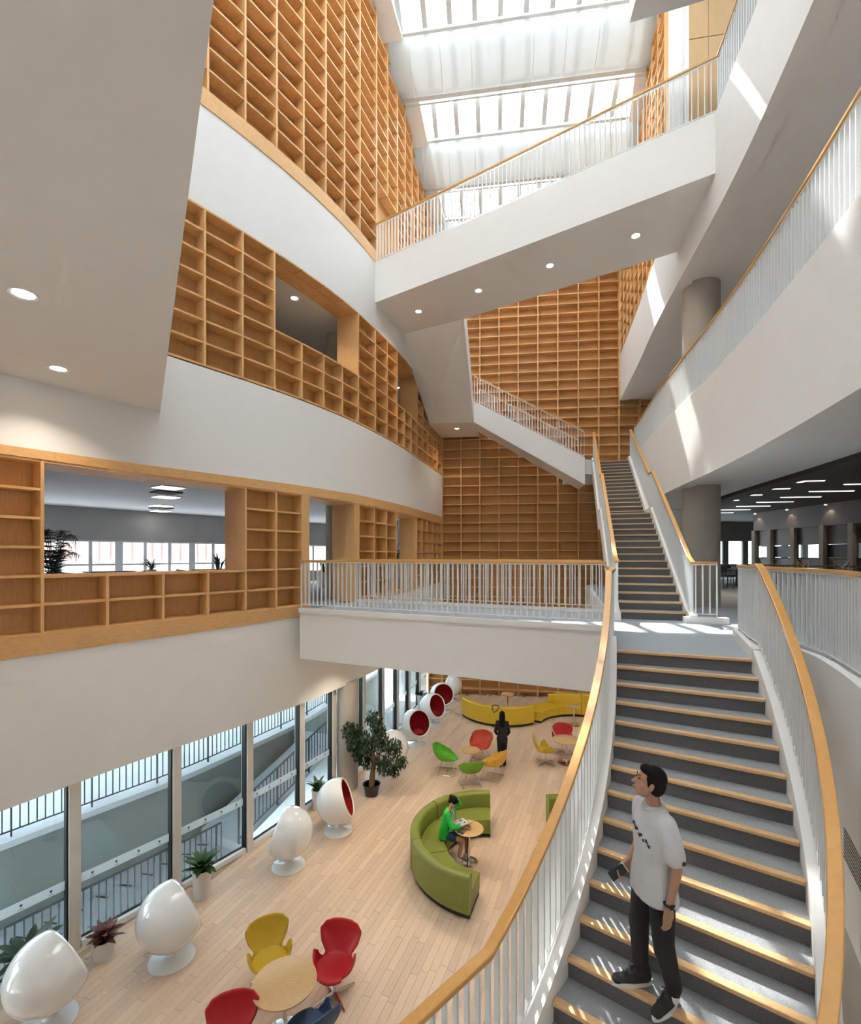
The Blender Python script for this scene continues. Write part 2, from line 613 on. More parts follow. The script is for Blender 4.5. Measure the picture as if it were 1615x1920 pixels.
cells = []
rr = random.Random(3)
for i in range(-120, 120):
    sh = rr.random() * PL
    for j in range(-4, 24):
        c = pn * (i * PW) + pd * (j * PL + sh)
        e0, e1 = c - pd * PL / 2, c + pd * PL / 2
        if c.y < 5.2 or c.y > 23 or c.x > 8.8:
            continue
        if inside(e0, floor_poly) and inside(e1, floor_poly):
            cells.append(c)
prz = math.atan2(pd.y, pd.x)
seen = []
for c in cells:
    u, v = CX + F * c.x / c.y, VH + F * CZ / c.y
    if 0 < u < 1110 - (v - 1250) * .45 and v < 1925:
        seen.append(c)
seen.sort(key=lambda c: c.length)
near = set((round(c.x, 4), round(c.y, 4)) for c in seen[:300])
pm = MB().box((0, 0, -.011), (PL - .004, PW - .003, .022)).mesh('plank', 'plank')
rest = MB()
for c in cells:
    if (round(c.x, 4), round(c.y, 4)) in near:
        link('plank', pm, floor, (c.x, c.y, 0), prz)
    else:
        rest.box((c.x, c.y, -.011), (PL - .004, PW - .003, .022), prz)
ro = rest.build('planks', 'plank_i', floor, weld=False)
ro['kind'] = 'stuff'

# ---- left wall: three curved white bands
S0, S1 = 0.0, WALL.s[-1]
WP = WALL.span(S0, S1, .3)
WQ = offset_line(WP, .30)
structure('wall_left_lower', MB().wallstrip(WP, WQ, [interp([(6.9, 2.72), (14, 2.92), (22, 2.92)], p.y) for p in WP], [interp([(9, 4.90), (11.5, 4.96), (14.6, 5.1), (22, 5.2)], p.y) for p in WP]), 'white', True,
          'curved white band below the lowest bookshelf, above the glazed front')
structure('wall_left_middle', MB().wallstrip(WP, WQ, [interp([(6.9, 8.0), (14, 8.12), (22, 8.2)], p.y) for p in WP], Z3), 'white', True,
          'curved white band between the two lower bookshelves')
structure('wall_left_upper', MB().wallstrip(WP, WQ, 13.28, Z4 + .02), 'white', True, 'curved white band below the tall upper bookshelf')
structure('ceiling_lounge_edge', MB().wallstrip(offset_line(WP, .02), offset_line(WP, 1.3), 2.93, 3.1), 'white', True)
# ---- back wall behind the tall shelves
bd = (BACK_B - BACK_A).normalized()
bn = Vector((-bd.y, bd.x))            # away from the atrium
bq = BACK_B + bd * 3.0
structure('wall_back', MB().prism([BACK_A + bn * .34 - bd * 1.5, bq + bn * .34, bq + bn * .6, BACK_A + bn * .6 - bd * 1.5], -.2, 21.5), 'white')

# ---- right side: curved slab edges
sE = lambda y: EDGE.s_at_y(y)
EP = EDGE.span(0, EDGE.s[-1], .3)
structure('wall_right_upper', MB().wallstrip(EP, offset_line(EP, .35), 13.25, Z4), 'white', True, 'white slab edge of the upper gallery')
E3 = EDGE.span(sE(18.6), EDGE.s[-1], .3)
structure('wall_right_lower', MB().wallstrip(E3, offset_line(E3, .35), 8.12, Z3), 'white', True, 'broad curved white slab edge above the reading room')
e_pts = [tuple(p) for p in offset_line(EP, .05)]
e3_pts = [tuple(p) for p in offset_line(E3, .05)]
structure('ceiling_gallery', MB().prism(e_pts + [(19, -4), (19, 21.0)], 13.30, 13.6), 'white', False)
structure('floor_fourth', MB().prism(e_pts + [(19, -4), (19, 21.0)], Z4 - .25, Z4 - .005), 'carpet_floor')
structure('floor_third', MB().prism([(5.75, 18.42), (6.36, 18.62), (6.60, 19.22), (7.78, 18.88)] + e3_pts + [(19, -4), (19, 29), (9.6, 29), (9.3, 21.1), (8.2, 21.1), (5.9, 21.45)], 9.55, Z3 - .005), 'white')
room = Plan([(p.x, p.y) for p in EP[::6]]).offset(1.9)
rp = [tuple(p) for p in room.p if -4 < p.y < 20.5]
structure('ceiling_edge_soffit', MB().prism(e3_pts + [p for p in rp[::-1] if p[1] < 18.4], 8.17, 8.4), 'white')
structure('ceiling_reading_room', MB().prism([(p[0] - .1, p[1]) for p in rp] + [(24, -4), (24, 29), (9.3, 29), (9.3, 21)], 8.42, 8.7), 'dark_room_shade')
# dark curved bulkhead in the reading-room ceiling
bk = room.offset(.15)
bp_ = [p for p in bk.p if 3 < p.y < 18]
structure('ceiling_bulkhead', MB().wallstrip(bp_, offset_line(bp_, .45), 8.12, 8.44), 'dark_room_shade', True)

# ---- second level deck: bridge, landing and reading-room floor
BAL = Plan([(4.72, 7.4), (4.6, 5.94), (4.22, 5.0), (3.79, 4.2), (3.2, 3.1), (2.6, 1.8), (2.2, 0), (2.1, -3)])
bl = BAL.span(0, BAL.s[-1], .2)
deck = [(-3.02, 11.12), (3.05, 8.2), (2.56, 6.58), (3.99, 6.0), (4.72, 7.4)] + [tuple(p) for p in offset_line(bl, .12)[1:]] + [(2.3, -7), (24, -7), (24, 29), (9.3, 29), (9.3, 21.0), (7.1, 21.4), (3.85, 10.05), (3.9, 10.72), (-2.1, 13.5)]
structure('floor_second', MB().prism(deck, Z2 - .3, Z2), 'carpet_floor', label='pale grey carpeted bridge and landing of the second level')
brid = [(-3.0, 11.02), (3.05, 8.2), (2.58, 6.62), (4.02, 6.05), (4.72, 7.4), (4.9, 8.4), (7.1, 21.4), (6.9, 21.4), (3.8, 10.05), (3.88, 10.74), (-2.2, 13.52)]
structure('bridge_deck', MB().prism(brid, 4.04, Z2 - .02), 'white', label='white underside and side of the low bridge crossing the lounge')
structure('wall_balcony', MB().wallstrip(bl, offset_line(bl, .25), 2.75, Z2 + .1), 'white', True, 'white curved side of the balcony beside the staircase')
structure('wall_under_balcony', MB().wallstrip(offset_line(bl, 1.0), offset_line(bl, 1.2), 0, 2.8), 'concrete', True)
structure('wall_lounge_right', MB().box((9.1, 13, 2.4), (.25, 18, 4.8)), 'white')
# white kerbs under the bridge railings
for a, b in (((-3.0, 11.02), (3.05, 8.2)), ((-2.15, 13.5), (3.88, 10.72))):
    a, b = Vector(a), Vector(b)
    c = (a + b) / 2
    d_ = b - a
    structure('trim_bridge_kerb', MB().box((c.x, c.y, Z2 + .03), (d_.length, .09, .10), math.atan2(d_.y, d_.x)), 'white')

# ---- near bridge overhead at the left (third level)
nb_ = [(-5.15, 9.12), (-1.03, 2.28), (.6, -.45), (.6, -7), (-9.4, -7)] + [(p.x - .1, p.y) for p in WP if p.y < 9.0]
structure('ceiling_near_bridge', MB().prism(nb_, 9.04, Z3), 'white', label='plain underside of the bridge overhead at the upper left')

# ---- fourth level bridge with its stair
bridge4 = [(-1.72, 14.55), (5.72, 9.6), (6.3, 12.05), (1.08, 15.54), (-1.05, 16.65)]
structure('bridge_upper', MB().prism(bridge4, 14.06, Z4), 'white', label='white upper bridge with four downlights below the skylight')
lo = [(-1.05, 16.65, 14.06), (1.08, 15.54, 14.06), (1.77, 19.6, 11.85), (-.05, 19.75, 11.85)]
hi = [(-1.05, 16.65, 15.10), (1.08, 15.54, 15.20), (1.77, 19.6, 12.72), (-.05, 19.75, 12.65)]
structure('stair_flight_upper', MB().hull(lo, hi), 'white', label='white stair flight rising to the upper bridge')
structure('stair_landing', MB().prism([(-.1, 19.75), (1.77, 19.6), (2.12, 21.15), (2.2, 21.95), (.5, 22.2)], 11.85, 12.72), 'white', label='white stair landing in the back corner')
lo = [(1.77, 19.6, 11.85), (5.92, 18.38, 9.12), (6.1, 19.75, 9.12), (2.12, 21.15, 11.85)]
hi = [(1.77, 19.6, 12.72), (5.92, 18.38, 10.16), (6.1, 19.75, 10.16), (2.12, 21.15, 12.72)]
structure('stair_flight_lower', MB().hull(lo, hi), 'white', label='white stair flight descending right to the third level')

# ---- fifth level slab, timber-panelled wall, enclosing walls
structure('ceiling_top_gallery', MB().prism([(4.75, 11.44), (6.6, 10.88), (19, 8), (19, -7), (2.4, -7), (3.9, 4)], 19.1, Z5), 'grey_wall')
wallp = structure('wall_gallery', MB().prism([(6.62, 13.24), (12.5, 12.3), (12.5, 12.6), (6.66, 13.5)], Z4, 23.5), 'white')
pv = Vector((12.5 - 6.9, 12.3 - 13.2)).normalized()
for i in range(4):
    for j in range(4):
        c = Vector((6.88, 13.16)) + pv * (.68 * i + .335) + Vector((pv.y, -pv.x)) * .02
        board('panel', wallp, (c.x, c.y, Z4 + [.5, 1.75, 3.85, 6.0][j]), (.668, .04, [.98, 1.47, 2.67, 1.58][j]), math.atan2(pv.y, pv.x), 'panelwood')
structure('wall_gallery_end', MB().prism([(6.52, 13.1), (6.87, 13.06), (6.9, 13.3), (6.56, 13.34)], Z4, 23.2), 'white')
structure('wall_right_top', MB().wallstrip(offset_line(EDGE.span(0, sE(13.2), .4), .36), offset_line(EDGE.span(0, sE(13.2), .4), .6), Z4, [roofz(p.x, p.y) + .3 for p in EDGE.span(0, sE(13.2), .4)]), 'white')
structure('wall_left_top', MB().wallstrip(offset_line(WP, .36), offset_line(WP, .6), Z4, [min(roofz(p.x, p.y), 26) + .5 for p in WP]), 'white')
structure('wall_behind', MB().box((4, -7.1, 13), (30, .2, 32)).box((21.6, -7.1, 6.8), (5.2, .2, 3.9)), 'white')
structure('wall_back_gallery', MB().prism([(11.1, 20.95), (19.2, 20.95), (19.2, 21.2), (11.1, 21.2)], 8.6, 21), 'white')
structure('wall_reading_room_left', MB().prism([(9.15, 21.35), (9.4, 21.35), (9.4, 29), (9.15, 29)], 4.8, 8.9), 'grey_wall')
structure('wall_far_left', MB().box((-9.6, -1.5, 13), (.2, 11.2, 32)), 'white')
structure('wall_outer_right', MB().box((19.1, 8, 18), (.2, 32, 17)), 'white')
structure('wall_reading_room_right', MB().box((24, 11, 6.8), (.2, 37, 3.6)), 'grey_wall')

# ---- roof margins and skylight
lm_in, lm_out = offset_line(WP, -.5), offset_line(WP, 1.2)
structure('roof_left', MB().ribbon([[(a.x, a.y, roofz(a.x, a.y)), (b.x, b.y, roofz(b.x, b.y)), (b.x, b.y, roofz(b.x, b.y) + .2), (a.x, a.y, roofz(a.x, a.y) + .2)] for a, b in zip(lm_in, lm_out)], None), 'white')
ri, rq = offset_line(EP, -.35), offset_line(EP, 14)
structure('roof_right', MB().ribbon([[(a.x, a.y, roofz(a.x, a.y)), (b.x, b.y, roofz(a.x, a.y)), (b.x, b.y, roofz(a.x, a.y) + .2), (a.x, a.y, roofz(a.x, a.y) + .2)] for a, b in zip(ri, rq)], None), 'white')
structure('roof_front', MB().hull([roofp(-9, 18.5), roofp(20, 18.5), roofp(20, 32), roofp(-9, 32)], [roofp(-9, 18.5, .2), roofp(20, 18.5, .2), roofp(20, 32, .2), roofp(-9, 32, .2)]), 'white')
sky = structure('window_skylight', MB().hull([roofp(-6, -.6, .30), roofp(13, -.6, .30), roofp(13, -.45, .30), roofp(-6, -.45, .30)], [roofp(-6, -.6, .42), roofp(13, -.6, .42), roofp(13, -.45, .42), roofp(-6, -.45, .42)]), 'mullion',
                label='sloping glazed skylight with white curved baffles')
gp = MB().hull([(0, 0, 0), (.74, 0, 0), (.74, 1, 0), (0, 1, 0)], [(0, 0, .02), (.74, 0, .02), (.74, 1, .02), (0, 1, .02)])
PER = 2.8
SB = [2.95 + PER * n for n in range(-1, 6)]       # lower end of every baffle


def hang(lo4, dz):
    return [Vector(p) + Vector((0, 0, dz)) for p in lo4]


for n, s in enumerate(SB):
    # glazing above: panes between mullions, one bay
    for i in range(-3, 14):
        a0 = -3.6 + i * .78 + .78 * 3 - .78
        q = [roofp(a0 + .02, s + .06, .34), roofp(a0 + .76, s + .06, .34), roofp(a0 + .76, s + PER - .06, .34), roofp(a0 + .02, s + PER - .06, .34)]
        MB().hull(q, hang(q, .02)).build('pane', 'glass_clear', sky)
        q = [roofp(a0 - .08, s, .14), roofp(a0 + .08, s, .14), roofp(a0 + .08, s + PER, .14), roofp(a0 - .08, s + PER, .14)]
        MB().hull(q, hang(q, .20)).build('mullion', 'mullion', sky)
    # curved translucent baffle
    rows = []
    for k in range(17):
        t = math.pi * k / 16
        ss, dz = s + .70 - .68 * math.cos(t), .10 - .50 * math.sin(t) ** .8
        rows.append((ss, dz))
    G = [[roofp(a * 1.0, ss, dz) for a in (-4.5, 12.5)] for ss, dz in rows]
    G2 = [[roofp(a * 1.0, ss, dz + .03) for a in (-4.5, 12.5)] for ss, dz in rows]
    b_ = MB().grid(G)
    b_.build('baffle', 'baffle', sky, smooth='all')
    # tubes shaped to stand in for the mullion shadows across the baffle
    for i in range(12):
        a0 = -2.2 + i * .98
        MB().tube([roofp(a0, ss, dz - .005) for ss, dz in rows], .012, 5).build('baffle_shadow_line', 'steel_white', sky, True)
    # beam along the lower edge
    for ds, w, h in ((-.06, .14, .30), (-.22, .05, .10)):
        q = [roofp(-4.5, s + ds - w / 2, -.02), roofp(12.5, s + ds - w / 2, -.02), roofp(12.5, s + ds + w / 2, -.02), roofp(-4.5, s + ds + w / 2, -.02)]
        MB().hull(q, hang(q, h)).build('beam', 'mullion', sky)
    q = [roofp(-4.5, s + 1.40, .05), roofp(12.5, s + 1.40, .05), roofp(12.5, s + 1.48, .05), roofp(-4.5, s + 1.48, .05)]
    MB().hull(q, hang(q, .2)).build('beam', 'mullion', sky)

# ---- columns
for nm, x, y, r, z0, z1 in (('column_lounge', -2.3, 13.3, .29, 0, 2.95), ('column_reading_room', 6.94, 12.3, .43, Z2, 8.2), ('column_gallery', 6.94, 12.3, .43, Z3, 13.32)):
    structure(nm, MB().lathe([(r, z0), (r, z1)], 48, (x, y, 0)), 'concrete', True, label='round concrete column')

# ---- recessed downlights: a trim ring and a glowing disc
ring_m = MB().lathe([(.075, 0), (.10, -.008), (.10, .004), (.075, .004)], 28).mesh('trim_ring', 'steel_white', True)
disc_m = MB().lathe([(.074, -.003), (.074, .001)], 28).mesh('lamp_disc', 'lamp', True)


def downlight(p, label, sc=1.0, watt=60.0):
    t = thing('ceiling_light', label, 'ceiling light', p, group='recessed downlights')
    for nm, me in (('trim_ring', ring_m), ('lamp_disc', disc_m)):
        o = link(nm, me, t); o.scale = (sc, sc, 1)
    ld = bpy.data.lights.new('downlight_lamp', 'SPOT'); ld.energy = watt; ld.spot_size = 2.2; ld.spot_blend = .6; ld.color = (1, .86, .68); ld.shadow_soft_size = .07
    lo_ = bpy.data.objects.new('downlight_lamp', ld); COL.objects.link(lo_); lo_.parent = t; lo_.location = (0, 0, -.03)


for (u, v, z), lb, sc in (((44, 551, 9.04), 'bigger and higher of two downlights in the overhead bridge at the upper left', 1.25), ((109, 691, 9.04), 'lower of two downlights in the overhead bridge at the upper left', 1.25),
                          ((785, 584, 14.06), 'downlight of the upper bridge nearest the curved bookshelf', 1.1), ((897.5, 545, 14.06), 'second downlight of the upper bridge from the curved bookshelf', 1.1),
                          ((1031.5, 498, 14.06), 'third downlight of the upper bridge from the curved bookshelf', 1.1), ((1192.5, 442, 14.06), 'downlight of the upper bridge nearest the right gallery', 1.1),
                          ((857, 803.5, 11.85), 'small downlight under the stair landing in the back corner', 1.1)):
    p = at(u, v, z); p.z -= .003
    downlight(p, lb, sc)

# added, unseen downlights under the low bridge and landing, to brighten and warm the lounge
k = 0
for x, y in ((-1.6, 11.75), (.2, 10.9), (2.0, 10.1), (5.6, 12.5), (7.6, 15.5), (7.4, 9.5)):
    z = 4.04 if x < 3 else 4.79
    downlight((x, y, z - .003), 'added unseen downlight under the second level above the lounge, %s from the curved window front' % ('first', 'second', 'third', 'fourth', 'sixth', 'fifth')[k], 1.0, 90.0); k += 1

# slotted air grille low in the balcony side
gs = BAL.span(BAL.s_at_y(4.75), BAL.s_at_y(3.7), .12)
t = thing('air_vent', 'slotted air grille in the white balcony side near the right edge', 'air vent', v3(gs[0], 3.3))
for k in range(9):
    pl = offset_line(gs, -.004)
    wpart(MB().wallstrip(pl, offset_line(pl, .012), 3.42 + k * .035, 3.435 + k * .035), 'slat', 'shade_grey', t)
# ================================================================ BOOKSHELF WALLS
UPW, BDH, DEP = .046, .040, .30


def bay(P, i):
    a, b = P[i], P[i + 1]
    d = b - a
    return (a + b) / 2, d.length, math.atan2(d.y, d.x), Vector((-d.y, d.x)).normalized()


def upright_dir(P, i):
    d = P[min(i + 1, len(P) - 1)] - P[max(i - 1, 0)]
    return math.atan2(d.y, d.x), Vector((-d.y, d.x)).normalized()


def bookcase(t, P, shelves, backs, ups, deps=None, front=-.012):
    """shelves[i]: heights of the boards of bay i; backs[i]: list of (z0, z1); ups[i]: list of (z0, z1) or None"""
    for i in range(len(P) - 1):
        c, ln, rz, n = bay(P, i)
        for z in shelves[i]:
            q = c + n * (DEP / 2 + front + .006)
            board('shelf', t, (q.x, q.y, z), (ln - UPW + .004, DEP - .012, BDH), rz, 'wood')
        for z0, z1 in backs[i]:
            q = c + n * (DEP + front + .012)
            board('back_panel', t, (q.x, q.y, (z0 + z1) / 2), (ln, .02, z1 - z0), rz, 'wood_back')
    for i in range(len(P)):
        rz, n = upright_dir(P, i)
        for u in ups[i] or []:
            z0, z1 = u[0], u[1]
            dp = u[2] if len(u) > 2 else DEP
            w = u[3] if len(u) > 3 else UPW
            q = P[i] + n * (dp / 2 + front)
            board('upright', t, (q.x, q.y, (z0 + z1) / 2), (w, dp, z1 - z0), rz, 'wood_v')


def extend(P, n, step):
    s = WALL.s_at_u(P[0]) if isinstance(P[0], (int, float)) else None
    return [WALL.at_s(s - step * k) for k in range(n, 0, -1)]


# ---- tall upper bookshelf on the curved left wall
U4 = [390, 460, 519, 569.5, 611, 646, 675, 706, 727, 745.5, 760, 773, 784.5, 794.5, 804, 812, 820, 828.5]
P4 = extend(U4, 2, .82) + [WALL.at_u(u) for u in U4]
t = thing('bookshelf', 'towering curved maple bookshelf under the skylight, above the top white band', 'bookshelf', v3(P4[0], Z4))
sh, bk_, up = [], [], []
DOOR4 = {9, 10}
for i in range(len(P4) - 1):
    top = min(roofz(*((P4[i] + P4[i + 1]) / 2)), 25.0)
    zs = []
    k = 0
    while Z4 + .36 + .45 * k < top - .1:
        zs.append(Z4 + .36 + .45 * k); k += 1
    if i in DOOR4:
        sh.append([z for z in zs if z > 17.6]); bk_.append([(Z4, top)])
    else:
        sh.append(zs); bk_.append([(Z4, top)])
for i in range(len(P4)):
    top = min(roofz(*P4[i]), 25.0)
    up.append([(17.9, top)] if i == 10 else [(Z4, top, .7, .06)] if i in (9, 11) else [(Z4 + .34, top)])
bookcase(t, P4, sh, bk_, up)
pl = WALL.span(WALL.s_at_u(U4[0]) - 1.64, WALL.s_at_u(706), .3)
wpart(MB().wallstrip(offset_line(pl, -.02), offset_line(pl, .28), Z4, Z4 + .34), 'plinth', 'wood', t, True)
# dark passage behind the doorway
structure('wall_passage', MB().prism([P4[9] + Vector((-1.6, .9)), P4[11] + Vector((-1.6, .9)), P4[11] + Vector((-1.8, .9)), P4[9] + Vector((-1.8, .9))], Z4, 18.2), 'panelwood')

# ---- middle bookshelf (third level)
U3 = [384, 455, 514.7, 566, 607, 642, 672, 704, 726, 745, 759, 771.4, 783, 793.7, 803, 812.7, 820.7, 829]
P3 = extend(U3, 3, .82) + [WALL.at_u(u) for u in U3]
t = thing('bookshelf', 'curved maple bookshelf with a wide opening between the two upper white bands', 'bookshelf', v3(P3[0], Z3))
R3 = [Z3 + .05 + .4425 * k for k in range(8)]
OPEN3 = {5: 1, 6: 1, 7: 1, 8: 1, 12: 1, 13: 1, 14: 1}
sh, bk_, up = [], [], []
for i in range(len(P3) - 1):
    o_ = i in OPEN3
    sh.append([z for k, z in enumerate(R3) if not (o_ and 3 < k < 7)])
    bk_.append([(Z3, R3[3])] if o_ else [(Z3, 13.3)])
for i in range(len(P3)):
    inner = i in (6, 7, 8, 13, 14)
    jamb = i in (5, 9, 12, 15)
    up.append([(Z3 + .03, R3[3])] if inner else [(R3[3], R3[7], .70), (Z3 + .03, R3[3])] if jamb else [(Z3 + .03, R3[7])])
bookcase(t, P3, sh, bk_, up)
for a, b in ((5, 9), (12, 15)):
    for z in (R3[7] - .005, R3[3]):
        for i in range(a, b):
            c, ln, rz, n = bay(P3, i)
            q = c + n * .50
            board('reveal', t, (q.x, q.y, z), (ln + .02, .42, .045), rz, 'wood')

# ---- lower bookshelf (second level)
U2 = [79, 201.5, 306, 390, 460.6, 518, 566, 579, 665, 673.5, 702.7, 725, 743, 782, 792.4, 802.6, 812.3, 820.5, 828.6]
P2 = extend(U2, 2, .93) + [WALL.at_u(u) for u in U2]
t = thing('bookshelf', 'low curved maple bookshelf framing a window into the study room at the left', 'bookshelf', v3(P2[0], Z2))
R2 = [5.21 + .44 * k for k in range(7)]
sh, bk_, up = [], [], []
for i in range(len(P2) - 1):
    if i in (2, 3, 4, 5):
        sh.append(R2[:2] + [R2[2] - .015]); bk_.append([(4.95, R2[2])])
    elif i in (8, 9, 10, 14):
        sh.append([]); bk_.append([])
        if i == 8 or i == 10:
            c, ln, rz, n = bay(P2, i)
            q = c + n * .27
            board('post', t, (q.x, q.y, 6.5), (ln - .01, .56, 2.74), rz, 'wood_v')
    else:
        sh.append(R2); bk_.append([(4.95, 7.9)])
for i in range(len(P2)):
    inner = i in (3, 4, 5)
    if inner:
        up.append([(4.95, R2[2])])
    elif i in (2, 6):
        up.append([(R2[2], R2[6], .75), (4.95, R2[2])])
    elif i in (8, 9, 10, 11):
        up.append([(Z2, R2[6], .78, .03)])
    elif i in (14, 15):
        up.append([(Z2, R2[6], .70)])
    else:
        up.append([(5.0, R2[6])])
bookcase(t, P2, sh, bk_, up)
for a, b, zs in ((2, 6, (R2[6], R2[2] - .015)), (9, 10, (R2[6],)), (14, 15, (R2[6],))):
    for z in zs:
        for i in range(a, b):
            c, ln, rz, n = bay(P2, i)
            q = c + n * (.52 if z < 7 else .38)
            board('reveal', t, (q.x, q.y, z), (ln + .01, .46 if z < 7 else .76, .045), rz, 'wood')
sA, sD = WALL.s_at_u(79) - 1.86, WALL.s_at_u(566)
pl = WALL.span(sA, sD, .3)
wpart(MB().wallstrip(offset_line(pl, -.02), offset_line(pl, .25), [interp([(9, 4.90), (11.5, 4.96)], p.y) for p in pl], 5.20), 'plinth', 'wood', t, True)
pl = WALL.span(WALL.s_at_u(673), S1 - .05, .3)
wpart(MB().wallstrip(offset_line(pl, -.02), offset_line(pl, .25), [interp([(14.6, 5.08), (22, 5.18)], p.y) for p in pl], 5.22), 'plinth', 'wood', t, True)
nP = 9
for k in range(nP):
    a, b = sA + (S1 - .03 - sA) * k / nP, sA + (S1 - .03 - sA) * (k + 1) / nP
    pl = WALL.span(a + .002, b - .002, .3)
    wpart(MB().wallstrip(offset_line(pl, -.02), offset_line(pl, .3), 7.868, [interp([(6.9, 8.0), (14, 8.11), (22, 8.2)], p.y) for p in pl]), 'cornice', 'wood', t, True)


# ---- tall bookshelves covering the back wall
def on_back(u):
    k = (u - CX) / F
    d = BACK_B - BACK_A
    tt = (k * BACK_A.y - BACK_A.x) / (d.x - k * d.y)
    return BACK_A + d * tt


UB = [803.5, 829.5, 864.6, 900, 936, 972, 1009, 1046.5, 1085, 1123.6, 1161.6, 1201, 1241]
PB = [on_back(u) for u in UB]
zb = [11.32 + .425 * n for n in range(-27, 22)]
t = thing('bookshelf', 'tall maple bookshelf covering the back wall below the white stair', 'bookshelf', v3(PB[0], 0))
sh, bk_, up = [], [], []
for i in range(len(PB) - 1):
    top = 2.92 if i == 0 else 10.4
    sh.append([z for z in zb if .1 < z < top] if i < 10 else [])
    bk_.append([(0, top)] if i < 10 else [])
for i in range(len(PB)):
    up.append([(0, 2.92 if i == 0 else 10.4)] if i < 11 else [])
bookcase(t, PB, sh, bk_, up, front=0)
t = thing('bookshelf', 'tall maple bookshelf on the back wall behind and above the white stair', 'bookshelf', v3(PB[1], 10.4))
sh, bk_, up = [], [], []
for i in range(len(PB) - 1):
    top = 0 if i == 0 else min(roofz(*PB[i]) - .02, 20.4) if i < 10 else 13.3
    sh.append([z for z in zb if 10.4 < z < top])
    bk_.append([(10.4, top)] if i else [])
for i in range(len(PB)):
    up.append([] if i == 0 else [(10.4, 20.1 if i < 11 else 13.3)])
bookcase(t, PB, sh, bk_, up, front=0)

# ---- right gallery bookshelf
sR = sE(13.22)
nb = 10
PR = [EDGE.at_s(.02 + (sR - .02) * k / nb) for k in range(nb + 1)]
t = thing('bookshelf', 'steeply receding maple bookshelf above the right gallery edge', 'bookshelf', v3(PR[-1], Z4))
sh, bk_, up = [], [], []
for i in range(nb):
    top = roofz(*((PR[i] + PR[i + 1]) / 2))
    zs = []
    k = 0
    while Z4 + .1 + .45 * k < top:
        zs.append(Z4 + .1 + .45 * k); k += 1
    sh.append(zs); bk_.append([(Z4, top)])
for i in range(nb + 1):
    up.append([(Z4, roofz(*PR[i]))])
bookcase(t, PR, sh, bk_, up)

# ================================================================ RAILINGS
_bal = {}


def baluster_mesh(h, w=.042, th=.018, m='steel_white'):
    k = (round(h, 2), w, th, m)
    if k not in _bal:
        _bal[k] = MB().box((0, 0, k[0] / 2), (th, w, k[0])).mesh('baluster', m)
    return _bal[k]


def dense(P, step):
    """points at even distances (in plan) along a 3D line, with their running direction"""
    P = [Vector(p) for p in P]
    L_ = [0.0]
    for a, b in zip(P, P[1:]):
        L_.append(L_[-1] + (b - a).to_2d().length)
    n = max(1, round(L_[-1] / step))
    out = []
    j = 0
    for i in range(n + 1):
        s = L_[-1] * i / n
        while j < len(L_) - 2 and L_[j + 1] < s:
            j += 1
        tt = (s - L_[j]) / max(L_[j + 1] - L_[j], 1e-9)
        d = P[j + 1] - P[j]
        out.append((P[j].lerp(P[j + 1], tt), math.atan2(d.y, d.x)))
    return out


def sweep(P, w, h, dz):
    """flat bar swept along a line, kept upright; w across, h high"""
    P = [Vector(p) for p in P]
    S = []
    for i, p in enumerate(P):
        d0 = (P[i] - P[i - 1]).to_2d().normalized() if i else None
        d1 = (P[i + 1] - P[i]).to_2d().normalized() if i < len(P) - 1 else None
        d = (d0 + d1).normalized() if d0 is not None and d1 is not None and (d0 + d1).length > 1e-6 else (d0 or d1)
        k = 1.0
        if d0 is not None and d1 is not None:
            k = 1 / max(.5, abs(d.dot(d1)))
        n = Vector((-d.y, d.x, 0)) * (w / 2 * k)
        c = p + Vector((0, 0, dz))
        S.append([c - n, c + n, c + n + Vector((0, 0, h)), c - n + Vector((0, 0, h))])
    return MB().ribbon(S, None)


def railing(label, P, height=1.08, low=.07, step=.115, hw=.085, hh=.045, foot=.10, hm='rail', name='railing', lowbar=True):
    t = thing(name, label, 'railing', P[0])
    wpart(sweep(P, hw, hh, height), 'handrail', hm, t, False, bevel=.008)
    wpart(sweep(P, .045, .02, height - .022), 'top_bar', 'steel_white', t)
    if lowbar:
        wpart(sweep(P, .04, .016, low), 'bottom_bar', 'steel_white', t)
    me = baluster_mesh(height - .02 - (low if lowbar else .0))
    pts = dense(P, step)
    for i, (p, rz) in enumerate(pts):
        q = p + Vector((0, 0, low if lowbar else 0)) - t.location
        link('baluster', me, t, q, rz)
    fm = baluster_mesh(max(low + .02, .04), .03, .014)
    if lowbar:
        for p, rz in dense(P, .95):
            link('foot', fm, t, p - t.location, rz)
    return t


def lvl(P, z):
    return [v3(p, z) for p in P]


kz = Z2 + .08
railing('level railing along the near side of the low bridge', lvl([(-2.98, 11.08), (3.03, 8.26)], kz), 1.06)
railing('level railing along the far side of the low bridge', lvl([(-2.05, 13.44), (3.84, 10.76)], kz), 1.06)
s_ = EDGE.span(sE(18.3), EDGE.s[-1] - 3, .35)
railing('long curved railing on top of the broad white slab edge at the right', lvl(offset_line(s_, .08), Z3), 1.12)
railing('railing crossing the upper bridge under the skylight', lvl([(-1.62, 14.5), (5.76, 9.62)], Z4), 1.10, .04)
s_ = EDGE.span(sE(9.6), sE(2.5), .3)
railing('railing of the upper right gallery beside the timber-panelled wall', lvl(offset_line(s_, .06), Z4), 1.10, .04)
# railings of the white stair in the back corner
railing('front railing of the white stair in the back corner', [Vector((1.80, 19.62, 12.72)), Vector((5.9, 18.42, 10.16))], 1.0, .05)
railing('rear railing of the white stair against the back wall', [Vector((2.15, 21.1, 12.72)), Vector((6.05, 19.7, 10.16))], 1.0, .05)

# ================================================================ STAIRCASES
RISE = Z2 / 30


def Lp(k):
    k = min(k, 16.0)
    return Vector((-7e-05 * k ** 3 - .00283 * k * k - .07089 * k + 2.52645, .00014 * k ** 3 - .00309 * k * k - .19353 * k + 6.51652))


